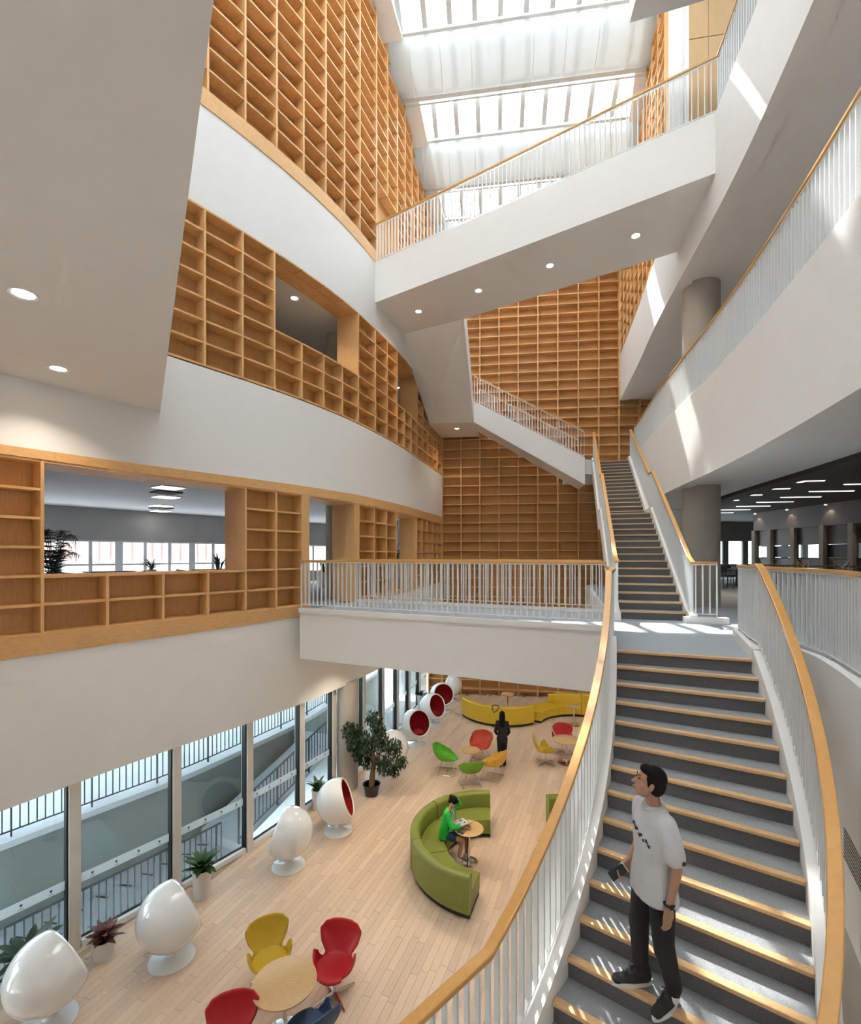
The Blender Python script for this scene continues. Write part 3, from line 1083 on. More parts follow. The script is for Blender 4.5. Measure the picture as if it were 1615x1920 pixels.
def Rp(k):
    k = min(k, 16.0)
    return Vector((5e-05 * k ** 3 - .00423 * k * k - .0840 * k + 3.96756, .00031 * k ** 3 - .00337 * k * k - .24628 * k + 5.92862))


stair = thing('staircase', 'curving grey carpeted staircase with oak nosings where a person stands', 'staircase', v3(Lp(0), 0))
NS = 16
for k in range(0, NS):
    # the tread whose nosing is k (nosing 0 belongs to the landing); riser below it
    a, b = Lp(k), Rp(k)
    a2, b2 = (Lp(k - 1), Rp(k - 1)) if k else (a + Vector((.09, .22)), b + Vector((.12, .24)))
    z = Z2 - k * RISE
    d = (b - a).normalized()
    fwd = Vector((d.y, -d.x))                      # towards the lower step
    if fwd.y > 0: fwd = -fwd
    st = wpart(MB().hull([v3(a, z - RISE - .02), v3(b, z - RISE - .02), v3(b2, z - RISE - .02), v3(a2, z - RISE - .02)],
                         [v3(a, z - .001), v3(b, z - .001), v3(b2, z - .001), v3(a2, z - .001)]), 'step', 'carpet' if k else 'carpet_floor', stair)
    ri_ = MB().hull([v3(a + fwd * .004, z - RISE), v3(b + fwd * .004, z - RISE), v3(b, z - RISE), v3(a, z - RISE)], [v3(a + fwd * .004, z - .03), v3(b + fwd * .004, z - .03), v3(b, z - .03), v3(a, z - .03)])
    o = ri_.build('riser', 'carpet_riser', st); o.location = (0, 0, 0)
    nz = MB().hull([v3(a + fwd * .03, z - .032), v3(b + fwd * .03, z - .032), v3(b - fwd * .042, z - .032), v3(a - fwd * .042, z - .032)],
                   [v3(a + fwd * .03, z + .004), v3(b + fwd * .03, z + .004), v3(b - fwd * .042, z + .004), v3(a - fwd * .042, z + .004)])
    o = nz.build('nosing', 'nosing', st, bevel=.008); o.location = (0, 0, 0)
# intermediate landing and the flight below it
zl = Z2 - NS * RISE
a, b = Lp(NS - 1), Rp(NS - 1)
d = (b - a).normalized()
fw = Vector((-.62, -.78))
wpart(MB().prism([a, b, b + fw * 1.6, a + fw * 1.6], zl - .25, zl), 'landing', 'carpet', stair)
for k in range(1, 15):
    p, q = a + fw * (1.6 + .27 * (k - 1)), b + fw * (1.6 + .27 * (k - 1))
    z = zl - k * RISE
    st = wpart(MB().prism([p, q, q + fw * .27, p + fw * .27], max(z - .25, 0), z), 'step', 'carpet', stair)


def stringer(edge, side, k0, k1, w, up, dn, n=34):
    S = []
    for i in range(n + 1):
        k = k0 + (k1 - k0) * i / n
        p = edge(k)
        t_ = (edge(k + .2) - edge(k - .2)).normalized() if k + .2 <= 16 else (edge(15.9) - edge(15.5)).normalized()
        nn = Vector((-t_.y, t_.x)) * side
        z = Z2 - k * RISE
        z = min(z, Z2 + .02)
        q = p + nn * w
        S.append([v3(p, z - dn), v3(q, z - dn), v3(q, z + up), v3(p, z + up)])
    return MB().ribbon(S, None)


# running direction is down the stair, i.e. towards the camera
wpart(stringer(Lp, -1, -.3, 15.9, .13, .16, .34), 'stringer', 'white', stair, True)
wpart(stringer(Rp, 1, -.1, 15.9, .13, .16, .34), 'stringer', 'white', stair, True)
wpart(MB().hull([v3(Lp(0), 4.5), v3(Rp(0), 4.5), v3(Rp(15.9), zl - .40), v3(Lp(15.9), zl - .40)],
                [v3(Lp(0), 4.72), v3(Rp(0), 4.72), v3(Rp(15.9), zl - .34), v3(Lp(15.9), zl - .34)]), 'soffit', 'white', stair)
kerb = [v3((4.74, 7.46), 0), v3((3.99, 5.92), 0)]
kc = (kerb[0] + kerb[1]) / 2
wpart(MB().box((kc.x + .03, kc.y - .02, Z2 + .06), ((kerb[0] - kerb[1]).length + .1, .13, .16), math.atan2(kerb[0].y - kerb[1].y, kerb[0].x - kerb[1].x)), 'kerb', 'white', stair)


def rail_line(edge, side, off, k0, k1, n=30, up=.16):
    P = []
    for i in range(n + 1):
        k = k0 + (k1 - k0) * i / n
        t_ = (edge(min(k + .2, 15.99)) - edge(k - .2)).normalized()
        nn = Vector((-t_.y, t_.x)) * side
        P.append(v3(edge(k) + nn * off, min(Z2 - k * RISE, Z2) + up))
    return P


LR = rail_line(Lp, -1, .10, 0.6, 15.6)
kink = LR[-1]
LR2 = [Vector((3.03, 8.22, kz)), Vector((2.62, 6.9, kz))] + LR + [kink + Vector((-.62, -.50, -.10)), kink + Vector((-1.25, -1.0, -.3))]
railing('sweeping railing down the open left side of the curving stair', LR2, .98, .05, .10)
RR = rail_line(Rp, 1, .09, -.2, 15.6)
railing('sweeping railing down the right side of the curving stair', [Vector((4.74, 7.36, kz + .04)), Vector((4.36, 6.55, kz + .04))] + RR, .98, .05, .10)
bl_ = BAL.span(.02, BAL.s[-1] - 3, .2)
railing('level curved railing of the balcony right of the curving stair', lvl(offset_line(bl_, .10), Z2 + .10), .98, .05, .10)

# ---- straight stair from the second to the third level
ud, un = Vector((.279, .960)), Vector((.960, -.279))
uo = Vector((3.84, 9.76))
UW = 1.22
RU = (Z3 - Z2) / 30


def ualong(k):
    return .308 * (k - 1) if k <= 15 else 5.46 + .2962 * (k - 16)


stair2 = thing('staircase', 'straight grey carpeted staircase climbing from the bridge to the third level', 'staircase', v3(uo, Z2))
for k in range(1, 31):
    a = uo + ud * ualong(k)
    b = a + un * UW
    e = uo + ud * (ualong(k + 1) if k < 30 else ualong(30) + .5)
    f = e + un * UW
    z = Z2 + k * RU
    if k == 30: z -= .004
    st = wpart(MB().prism([a, b, f, e], z - RU - .06, z - .002), 'step', 'carpet', stair2)
    fd = -ud
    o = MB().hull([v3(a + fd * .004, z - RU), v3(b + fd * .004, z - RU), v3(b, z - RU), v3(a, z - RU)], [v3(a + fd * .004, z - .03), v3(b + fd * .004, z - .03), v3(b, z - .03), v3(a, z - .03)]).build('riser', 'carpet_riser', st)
    o = MB().hull([v3(a + fd * .025, z - .03), v3(b + fd * .025, z - .03), v3(b - fd * .045, z - .03), v3(a - fd * .045, z - .03)],
                  [v3(a + fd * .025, z + .002), v3(b + fd * .025, z + .002), v3(b - fd * .045, z + .002), v3(a - fd * .045, z + .002)]).build('nosing', 'nosing', st)


def ustr(side):
    P = []
    o_ = uo if side < 0 else uo + un * UW
    w = -.13 if side < 0 else .13
    S = []
    keys = [(-.35, 0, 0), (0.05, .5, 0), (ualong(15) + .05, 15.0, 0), (ualong(15.) + .9, 15.0, 0), (ualong(30), 30.0, 0), (ualong(30) + .4, 30, 0)]
    for al, k, _ in keys:
        z = Z2 + k * RU
        p = o_ + ud * al
        q = p + un * w
        S.append([v3(p, max(z - .42, 4.1)), v3(q, max(z - .42, 4.1)), v3(q, z + .16), v3(p, z + .16)])
    return MB().ribbon(S, None)


wpart(ustr(-1), 'stringer', 'white', stair2)
wpart(ustr(1), 'stringer', 'white', stair2)
for side, lb in ((-1, 'railing up the left side of the straight stair'), (1, 'railing up the right side of the straight stair')):
    o_ = uo - un * .07 if side < 0 else uo + un * (UW + .07)
    P = [v3(o_ + ud * al, Z2 + k * RU + .14) for al, k in ((0.05, .5), (ualong(15) + .05, 15.0), (ualong(15) + .62, 15.2), (ualong(30) + .0, 30.0))]
    if side > 0:
        P = [v3(o_ + ud * -.28 + un * .40, Z2 + .12), v3(o_ + ud * -.28, Z2 + .12)] + P
    else:
        P = [v3(o_ + ud * -.3, Z2 + .14)] + P
    railing(lb, P, 1.0, .05, .12)
o = MB().box((0, 0, 0), (.75, .16, .12), 0).build('kerb', 'white', stair2)
o.location = v3(uo + un * (UW + .28) - ud * .28, Z2 + .06) - stair2.location
o.rotation_euler = (0, 0, math.atan2(un.y, un.x))
# ================================================================ GLAZED FRONT OF THE LOUNGE
UF = [123, 318.5, 457.5, 557.5, 618.5, 676, 713, 741, 763.5, 783, 801]
SF = [FACADE.s_at_u(u) for u in UF]
SF = [SF[0] - 3.4, SF[0] - 1.7] + SF
ZT = 2.98


def crest_mesh():
    m_ = MB()
    pr = [(-.5, .5), (.5, .5), (.5, 0), (.3, -.35), (0, -.55), (-.3, -.35), (-.5, 0)]
    m_.hull([(x * .036, -.0015, z * .042) for x, z in pr], [(x * .036, .0015, z * .042) for x, z in pr])
    m_.box((0, 0, -.05), (.07, .003, .006))
    return m_.mesh('crest', 'crest')


crest_me = crest_mesh()
for n in range(len(SF) - 1):
    a, b = FACADE.at_s(SF[n]), FACADE.at_s(SF[n + 1])
    d = (b - a); ln = d.length; d.normalize(); rz = math.atan2(d.y, d.x)
    nn = Vector((-d.y, d.x))
    pw = .15
    pc = a + d * (pw / 2 + .02)
    w = structure('window_%d' % (n + 1), MB().box((pc.x, pc.y, ZT / 2), (pw, .20, ZT), rz).box(((a + d * (pw + .03)).x + nn.x * .03, (a + d * (pw + .03)).y + nn.y * .03, ZT / 2), (.04, .14, ZT), rz), 'frame', label='tall lounge window with a pale aluminium post')
    def pc_(name, mb, m): return mb.build(name, m, w)
    g = a + d * .008
    pc_('gasket', MB().box((g.x, g.y, ZT / 2), (.028, .11, ZT), rz), 'gasket')
    c = a + d * ((ln + pw + .05) / 2)
    wl = ln - pw - .05
    pc_('pane', MB().box((c.x + nn.x * .03, c.y + nn.y * .03, ZT / 2 + .06), (wl, .012, ZT - .14), rz), 'glass')
    pc_('sill', MB().box((c.x, c.y, .05), (wl, .16, .10), rz), 'steel_white')
    pc_('sill_gasket', MB().box((c.x + nn.x * .03, c.y + nn.y * .03, .108), (wl, .05, .02), rz), 'gasket')
    pc_('film_band', MB().box((c.x + nn.x * .02, c.y + nn.y * .02, 1.08), (wl, .004, .15), rz), 'frost')
    k = max(1, int(wl / .34))
    for i in range(k):
        q = c + d * ((i + .5) / k - .5) * wl + nn * .014
        link('crest', crest_me, w, (q.x, q.y, 1.085), rz)

# ================================================================ COURTYARD OUTSIDE
T_in, T_cap = FACADE.offset(.15), FACADE.offset(2.15)
tp = [tuple(p) for p in T_in.p] + [tuple(p) for p in T_cap.p[::-1]]
structure('ground_courtyard', MB().prism(tp, -.9, -.42), 'stone', label='pale stone floor of the sunken courtyard outside the windows')
cp = T_cap.span(0, T_cap.s[-1], .4)
structure('wall_retaining', MB().wallstrip(cp, offset_line(cp, .25), -.9, 1.05), 'retaining', True, 'grey-green retaining wall across the sunken courtyard')
structure('trim_retaining_cap', MB().wallstrip(offset_line(cp, -.05), offset_line(cp, .30), 1.05, 1.17), 'plaza', True)
far_p = [tuple(p) for p in offset_line(cp, .2)] + [(-6, 40), (-40, 40), (-40, -10), (-12, -10)]
structure('ground_plaza', MB().prism(far_p, .8, 1.06), 'plaza')
cr_ = offset_line(cp, .12)


def iron_rail(label, P, h, step=.13):
    t = thing('iron_railing', label, 'railing', P[0])
    wpart(sweep(P, .05, .02, h), 'top_rail', 'iron', t)
    wpart(sweep(P, .03, .02, .10), 'bottom_rail', 'iron', t)
    me = baluster_mesh(h - .1, .018, .018, 'iron')
    pm_ = baluster_mesh(h, .05, .02, 'iron')
    for i, (p, rz) in enumerate(dense(P, step)):
        if i % 10 == 0:
            link('post', pm_, t, p - t.location, rz)
        else:
            link('bar', me, t, p + Vector((0, 0, .1)) - t.location, rz)
    return t


crs = [p for p in cr_ if p.y > 5.5 and p.y < 18.5]
iron_rail('dark iron railing on the white-capped courtyard wall outside', lvl(crs, 1.17), .95)
rp_ = FACADE.offset(.62)
lowp = rp_.span(rp_.s_at_y(7.6), rp_.s_at_y(10.6), .4)
risep = rp_.span(rp_.s_at_y(11.0), rp_.s_at_y(14.6), .3)
iron_rail('lower dark iron railing close outside the lounge windows', lvl(lowp, -.42), .92, .12)
zr = [-.2 + 1.1 * i / (len(risep) - 1) for i in range(len(risep))]
iron_rail('dark iron railing climbing the courtyard ramp outside', [v3(p, z) for p, z in zip(risep, zr)], .92, .12)
rin = rp_.span(rp_.s_at_y(11.0), rp_.s_at_y(14.6), .3)
structure('ramp_courtyard', MB().wallstrip(offset_line(rin, -.08), offset_line(rin, 1.3), -.8, zr), 'stone', True, 'rising stone ramp in the courtyard')
for i in range(14):
    s = FACADE.s_at_y(7.0) + i * .42
    p = FACADE.offset(1.62).at_s(s)
    q = FACADE.tangent(s)
    structure('trim_drain', MB().box((p.x, p.y, -.412), (.03, .26, .012), math.atan2(q.y, q.x) + .5), 'iron')

# ================================================================ STUDY ROOM BEHIND THE LOW BOOKSHELF (second level, left)
fa, fb = Vector((-16.4, 11.25)), Vector((-4.2, 27.5))
fd = (fb - fa).normalized(); fr = math.atan2(fd.y, fd.x); fl = (fb - fa).length
fn = Vector((-fd.y, fd.x))
wl_in = [tuple(p) for p in offset_line(WP, .33)]
structure('floor_study_room', MB().prism(wl_in + [tuple(fb), tuple(fa), (-16.4, 3.4)], 4.96, Z2 - .01), 'carpet_floor')
structure('ceiling_study_room', MB().prism(wl_in + [tuple(fb), tuple(fa), (-16.4, 3.4)], 8.1, 8.3), 'white')
structure('floor_left_third', MB().prism(wl_in + [tuple(fb), tuple(fa), (-16.4, 3.4)], 9.9, Z3 - .01), 'carpet_floor')
structure('ceiling_left_third', MB().prism(wl_in + [tuple(fb), tuple(fa), (-16.4, 3.4)], 13.32, 13.5), 'white')
fc = (fa + fb) / 2
wsr = structure('wall_study_room', MB().box((fc.x, fc.y, 7.55), (fl, .2, 1.2), fr).box((fc.x, fc.y, 5.3), (fl, .2, .7), fr), 'grey_wall', label='grey study-room wall with a strip of windows')
structure('wall_study_end', MB().box((-16.4, 7.3, 9.2), (.2, 8, 8.8)).box((-12.3, 3.35, 9.2), (8.4, .2, 8.8)), 'grey_wall')
structure('wall_study_far_end', MB().prism([(-4.3, 27.6), (-1.3, 22.7), (-1.1, 22.8), (-4.1, 27.7)], 4.8, 13.6), 'grey_wall')
structure('wall_left_third_outer', MB().box((fc.x, fc.y, 11.7), (fl, .2, 3.6), fr), 'grey_wall')
structure('wall_left_third_rear', MB().prism([(-13.4, 8.8), (-3.2, 21.0), (-3.4, 21.2), (-13.6, 9.0)], 9.9, 13.4), 'grey_wall')
i = 0
while .9 * i < fl:
    p = fa + fd * (.9 * i)
    w = structure('window_%d' % (20 + i), MB().box((p.x, p.y, 6.3), (.12 if i % 3 else .26, .14, 1.3), fr), 'steel_white')
    p2 = p + fd * .45
    for nm, s_, z_, m in (('pane', (.78, .012, .82), 6.53, 'glass_tint'), ('pane', (.78, .012, .38), 5.86, 'glass_tint'), ('transom', (.80, .10, .07), 6.08, 'steel_white'), ('head', (.80, .10, .07), 6.93, 'steel_white')):
        o = MB().box((p2.x, p2.y, z_), s_, fr).build(nm, m, w)
    i += 1
for (x, y), lb in (((-6.5, 11.9), 'nearest to the opening'), ((-7.6, 13.8), 'second from the opening'), ((-9.1, 16.2), 'third from the opening'), ((-10.2, 18.1), 'farthest from the opening')):
    t = thing('ceiling_panel_light', 'square ceiling light panel in the study room, ' + lb, 'ceiling light', (x, y, 8.1), group='study room light panels')
    o = MB().box((0, 0, -.012), (.62, .62, .02), fr).build('frame', 'steel_white', t)
    o = MB().box((0, 0, -.026), (.54, .54, .008), fr).build('diffuser', 'panel_light', t)
for x, y in ((-7.05, 12.8), (-9.6, 17.1)):
    t = tag(MB().box((0, 0, -.015), (.6, .6, .03), fr).build('air_vent', 'dark_room_shade'), 'grey ceiling vent between two light panels, ' + ('nearer one' if y < 14 else 'farther one'), 'air vent')
    t.location = (x, y, 8.1)
    for k in range(6):
        o = MB().box(((k - 2.5) * .09 * math.cos(fr), (k - 2.5) * .09 * math.sin(fr), -.035), (.015, .55, .012), fr).build('slat', 'grey_wall', t)
# pale building seen through that strip of windows
bc = fc + fn * 11
bt = thing('building', 'pale building with pink fins seen through the study-room windows', 'building', v3(bc, 1.0))
wpart(MB().box((bc.x, bc.y, 5.0), (34, .4, 8.0), fr), 'wall', 'white', bt)
wpart(MB().box((bc.x - fn.x * .3, bc.y - fn.y * .3, 4.6), (34, .3, 1.0), fr), 'ledge', 'plaza', bt)
fm_ = MB().box((0, 0, 0), (.28, .35, 1.9)).mesh('fin', 'pink_fin')
for k in range(44):
    q = bc + fd * (-16 + k * .55) - fn * .4
    link('fin', fm_, bt, Vector((q.x, q.y, 6.9)) - bt.location, fr)
for k in (-13.3, -12.2):
    q = bc + fd * (k + 3.2) - fn * .5
    wpart(MB().box((q.x, q.y, 5.5), (.9, .3, 1.5), fr), 'panel', 'lilac', bt)
# beam and glazing seen through the opening of the middle bookshelf
structure('beam_left_third', MB().hull([(-7.2, 13.2, 12.35), (-2.6, 18.3, 12.35), (-2.9, 18.6, 12.35), (-7.5, 13.5, 12.35)], [(-7.2, 13.2, 13.3), (-2.6, 18.3, 13.3), (-2.9, 18.6, 13.3), (-7.5, 13.5, 13.3)]), 'dark_room_shade')
structure('column_left_third', MB().lathe([(.23, Z3), (.23, 13.32)], 36, (-3.05, 15.1, 0)), 'concrete', True)
structure('column_study_room', MB().lathe([(.30, Z2), (.30, 8.1)], 36, (-2.95, 14.9, 0)), 'concrete', True)
p = at(552.5, 559, 13.32); p.z -= .003
downlight(p, 'downlight seen through the wide opening of the middle bookshelf', 1.15)
p = at(745.5, 727, 13.32); p.z -= .003
downlight(p, 'tiny downlight seen through the narrow opening of the middle bookshelf', 1.0)

# ================================================================ READING ROOM (second level, right)
fw_ = structure('wall_reading_room_far', MB().box((16.5, 29.0, 5.5), (15.5, .2, .8)).box((16.5, 29.0, 7.9), (15.5, .2, 1.25)), 'shade_grey')
for k in range(9):
    x = 13.0 + k * 1.2
    w = structure('window_%d' % (60 + k), MB().box((x, 29, 6.6), (.34, .16, 1.4)), 'dark_room_shade')
    o = MB().box((x + .6, 29, 6.6), (.86, .012, 1.36)).build('pane', 'glass', w)
ap = thing('partition', 'long grey glazed partition with posts along the reading room', 'partition', (15.5, 16, Z2))
wpart(MB().box((15.5, 16.3, 8.0), (.3, 13.0, .86)), 'fascia', 'shade_grey', ap)
for k, u in enumerate((1416.6, 1446, 1490, 1545, 1600, 1672)):
    kx = (u - CX) / F
    y = 15.45 / kx
    wpart(MB().box((15.45, y, 6.35), (.22, .22, 2.5)), 'post', 'concrete', ap)
    y2 = 15.45 / (((1446, 1490, 1545, 1600, 1672, 1760)[k] - CX) / F)
    yc, ly = (y + y2) / 2, y - y2 - .24
    wpart(MB().box((15.5, yc, 5.72), (.04, ly, 1.2)), 'lower_panel', 'shade_grey', ap)
    wpart(MB().box((15.5, yc, 6.58), (.02, ly, .50)), 'pane', 'gasket' if k % 2 else 'glass', ap)
    wpart(MB().box((15.5, yc, 7.22), (.04, ly, .74)), 'upper_panel', 'shade_grey', ap)
    wpart(MB().box((15.49, yc, 6.30), (.06, ly, .05)), 'rail', 'dark_room_shade', ap)
for k in range(5):
    y = 22.4 - k * 2.0
    t = thing('spotlight', 'small spotlight washing the partition fascia, number %s from the far end' % ('one', 'two', 'three', 'four', 'five')[k], 'spotlight', (15.15, y, 8.40), group='partition spotlights')
    MB().lathe([(.05, -.05), (.05, 0)], 14).build('housing', 'steel_white', t, True)
    MB().lathe([(.042, -.056), (.042, -.051)], 14).build('lens', 'lamp', t, True)
    ld = bpy.data.lights.new('spot', 'SPOT'); ld.energy = 9; ld.spot_size = 1.6; ld.color = (1, .85, .66); ld.shadow_soft_size = .03
    lo_ = bpy.data.objects.new('spot', ld); COL.objects.link(lo_); lo_.parent = t; lo_.location = (.05, 0, -.09)
strip_m = MB().box((0, 0, -.016), (1.25, .05, .03)).mesh('diffuser', 'strip')
house_m = MB().box((0, 0, -.006), (1.29, .075, .012)).mesh('housing', 'steel_white')
names = ('first', 'second', 'third', 'fourth', 'fifth', 'sixth', 'seventh', 'eighth')
for j in range(4):
    for i in range(8):
        x, y = 9.9 + .2 * i + 2.35 * j + (.3 if j > 1 else 0), 12.9 + 1.5 * i + .5 * (j % 2)
        if y > 28 or (x > 14.8 and y < 24) or x > 17:
            continue
        t = thing('strip_light', 'slim ceiling strip light, %s of row %s counted away from the slab edge' % (names[i], ('one', 'two', 'three', 'four')[j]), 'ceiling light', (x, y, 8.42), -.14, 'reading room strip lights')
        link('housing', house_m, t); link('diffuser', strip_m, t)
for (u, v), lb in (((1500.6, 904), 'nearest'), ((1417.5, 920), 'middle'), ((1366, 933.7), 'farthest')):
    p = at(u, v, 8.42); p.z -= .003
    downlight(p, 'reading-room downlight near the curved bulkhead, ' + lb + ' of three', 1.0)


def study_chair(label, loc, rz, m, group=None, back='slat', seat_z=.45, h=.85, name='chair'):
    t = thing(name, label, 'chair', loc, rz, group)
    MB().box((0, 0, seat_z), (.42, .42, .035)).build('seat', m, t, bevel=.01)
    for sx in (-1, 1):
        MB().tube([(sx * .18, .18, seat_z - .02), (sx * .20, .21, 0)], .014, 6).build('leg', m, t)
        MB().tube([(sx * .18, -.18, seat_z - .02), (sx * .20, -.23, 0)], .014, 6).build('leg', m, t)
    if back == 'y':
        w_, zt = .22, h
        MB().tube([(-.17, -.20, seat_z), (-w_, -.25, zt), (w_, -.25, zt), (.17, -.20, seat_z)], .016, 6).build('back_frame', m, t)
        MB().tube([(-w_ * .92, -.25, zt - .04), (0, -.235, zt - .20), (w_ * .92, -.25, zt - .04)], .018, 6).build('back_brace', m, t)
        MB().tube([(0, -.235, zt - .20), (0, -.205, seat_z)], .02, 6).build('back_post', m, t)
    else:
        MB().box((0, -.22, (seat_z + h) / 2 + .1), (.40, .03, (h - seat_z) * .62)).build('backrest', m, t, bevel=.01)
        for sx in (-1, 1):
            MB().tube([(sx * .17, -.20, seat_z), (sx * .17, -.225, h)], .012, 6).build('back_post', m, t)
    return t


def desk(label, loc, rz, lx, ly, h, m, legm='iron'):
    t = thing('table', label, 'table', loc, rz)
    MB().box((0, 0, h - .02), (lx, ly, .04)).build('table_top', m, t, bevel=.006)
    for sx in (-1, 1):
        for sy in (-1, 1):
            MB().box((sx * (lx / 2 - .06), sy * (ly / 2 - .06), (h - .04) / 2), (.05, .05, h - .04)).build('leg', legm, t)
    return t


for (x, y, rz), lb in (((11.1, 14.0, .5), 'middle of the high oak chairs with Y-shaped backs beyond the balcony railing'), ((10.85, 12.4, .3), 'nearest high oak chair with Y-shaped back beyond the balcony railing'), ((12.45, 17.0, .5), 'farthest high oak chair with Y-shaped back beyond the balcony railing')):
    study_chair(lb, (x, y, Z2), rz + 2.9, 'chair_wood', 'high chairs with Y-shaped backs', 'y', .72, 1.16)
desk('long dark high table behind the oak chairs', (12.3, 14.6, Z2), 2.1, 4.6, .7, .98, 'dark_table')
k = 0
for x, y in ((12.0, 19.5), (13.4, 21.6), (12.9, 24.4)):
    desk('dark desk deep in the reading room, %s from the balcony' % ('first', 'second', 'third')[k], (x, y, Z2), .2, 1.8, .8, .74, 'dark_table'); k += 1
for n, (x, y) in enumerate(((11.5, 18.7), (12.6, 18.6), (12.9, 20.7), (14.0, 20.8), (12.5, 23.5), (13.5, 23.6))):
    study_chair('dark desk chair deep in the reading room, number %s from the balcony' % ('one', 'two', 'three', 'four', 'five', 'six')[n], (x, y, Z2), math.pi, 'dark_table', 'dark desk chairs')
# study-room furniture behind the opening
for n, (x, y) in enumerate(((-10.3, 15.4), (-8.1, 17.9))):
    desk('slim dark table by the study-room windows, ' + ('left one' if n == 0 else 'right one'), (x, y, Z2), fr, 1.3, .7, .79, 'dark_table')
    for sx, wd in ((-1, 'left'), (1, 'right')):
        q = Vector((x, y)) + fd * sx * 1.05
        t = thing('armchair', 'curved-back chair at the %s end of the %s study table' % (wd, 'left' if n == 0 else 'right'), 'chair', (q.x, q.y, Z2), fr + (math.pi / 2 if sx > 0 else -math.pi / 2), 'curved-back study chairs')
        MB().lathe([(.22, .43), (.23, .45), (.22, .47)], 20).build('seat', 'chair_wood', t, True)
        arc = [(.27 * math.cos(a), .27 * math.sin(a), .74 + .06 * math.sin(a)) for a in [math.pi * (1.0 + k / 12 * 1.0) * -1 + math.pi * .0 for k in range(13)]]
        MB().tube([(x_, -abs(y_), .80 - .05 * abs(x_) / .27) for x_, y_, z_ in arc], .02, 8).build('back_rail', 'dark_table', t, True)
        for ax, ay in ((-.2, -.17), (.2, -.17), (-.2, .17), (.2, .17)):
            MB().tube([(ax, ay, .76 if ay < 0 else .44), (ax * 1.1, ay * 1.1, 0)], .013, 6).build('leg', 'dark_table', t)
# ================================================================ LOUNGE FURNITURE


def cosi(tab, x):
    """smooth interpolation through (x, y) knots"""
    if x <= tab[0][0]: return tab[0][1]
    for (a, b), (c, d) in zip(tab, tab[1:]):
        if x <= c:
            k = (1 - math.cos(math.pi * (x - a) / (c - a))) / 2
            return b + (d - b) * k
    return tab[-1][1]


def finish(o, solid=0.0, sub=0, off=-1.0):
    if solid:
        s = o.modifiers.new('thickness', 'SOLIDIFY'); s.thickness = solid; s.offset = off
    if sub:
        s = o.modifiers.new('smooth', 'SUBSURF'); s.levels = sub; s.render_levels = sub
    return o


# ---- ball chairs
BR, BZ, RIM = .50, .69, math.radians(60)


def ball_chair_meshes():
    tilt = math.radians(20)
    ax = Vector((math.cos(tilt), 0, math.sin(tilt)))
    q = Vector((0, 0, 1)).rotation_difference(ax).to_matrix()
    c = Vector((0, 0, BZ))

    def cap(r, a0, a1, n=22, m=48):
        G = []
        for i in range(n + 1):
            p = a0 + (a1 - a0) * i / n
            G.append([c + q @ Vector((r * math.sin(p) * math.cos(2 * math.pi * k / m), r * math.sin(p) * math.sin(2 * math.pi * k / m), r * math.cos(p))) for k in range(m)])
        return G
    out = MB().grid(cap(BR, RIM, math.pi), closed=True)
    r0, r1 = cap(BR, RIM, RIM + .01, 1)[0], cap(BR - .045, RIM + .012, RIM + .02, 1)[0]
    mid = [(a + b) / 2 + q @ Vector((0, 0, .012)) for a, b in zip(r0, r1)]
    out.grid([r0, mid, r1], closed=True)
    lin = MB().grid(cap(BR - .045, RIM + .012, math.pi), closed=True)
    cush = MB().ball(c + q @ Vector((0, 0, -.05)) + Vector((.02, 0, -.27)), (.27, .30, .09), 24)
    base = MB().lathe([(.335, 0), (.34, .008), (.33, .02), (.20, .04), (.085, .075), (.055, .13), (.055, .21)], 44)
    return out.mesh('shell', 'gloss', 'all'), lin.mesh('lining', 'ball_red', 'all'), cush.mesh('cushion', 'ball_red', 'all'), base.mesh('pedestal', 'gloss', True)


bm_ = ball_chair_meshes()


def ball_chair(label, x, y, deg):
    t = thing('ball_chair', label, 'chair', (x, y, 0), math.radians(deg), 'white ball chairs along the windows')
    for nm, me in zip(('shell', 'lining', 'cushion', 'pedestal'), bm_):
        link(nm, me, t)


for (u, v), deg, lb in (((92, 1916), 62, 'white ball chair cut by the lower left corner, its opening turned away'), ((322, 1797), 49, 'white ball chair between the bronze-leaved pot and the tall planter, opening hidden'),
                        ((541, 1623), 181, 'white ball chair facing the window, third from the lower left corner'), ((634, 1557), 4, 'white ball chair showing a red sliver beside the concrete column'),
                        ((735, 1444), 115, 'white ball chair seen from behind, partly hidden by the ficus'), ((780, 1395), -52, 'nearest white ball chair with its red inside in full view'),
                        ((812, 1359), -40, 'middle one of three ball chairs showing red insides'), ((829, 1334), -72, 'farthest of three ball chairs showing red insides'),
                        ((846, 1313), 170, 'white ball chair nearest the back bookshelf')):
    p = at(u, v, 0)
    ball_chair(lb, p.x, p.y, deg)


# ---- swan-shaped swivel chairs and bucket chairs
def polar_shell(hk, rx, ry, zs, lean, arm, widen, dish=.03, n=72, m=16):
    G = []
    for j in range(m + 1):
        tt = j / m
        row = []
        for i in range(n):
            th = -math.pi + 2 * math.pi * i / n
            d = abs(math.degrees(th))
            h = cosi(hk, d)
            ux, uy = math.sin(th), -math.cos(th)
            if tt <= .5:
                w = 0; s = tt / .5
                x, y, z = ux * rx * s, uy * ry * s, zs - dish * (1 - s * s)
            else:
                w = (tt - .5) / .5
                e = w ** 1.25
                fl = (lean if d < 60 else arm) * (math.sin(w * math.pi / 2)) * max(h, .03) / .4
                x, y = ux * (rx + fl), uy * (ry + fl)
                z = zs + h * e
                if h > 0:
                    x *= 1 + widen * math.sin(min(1, max(0, z - zs - .05) / .30) * math.pi / 2) * .3 * (1 if d < 56 else 0)
            row.append((x, y, z))
        G.append(row)
    return MB().grid(G, closed=True)


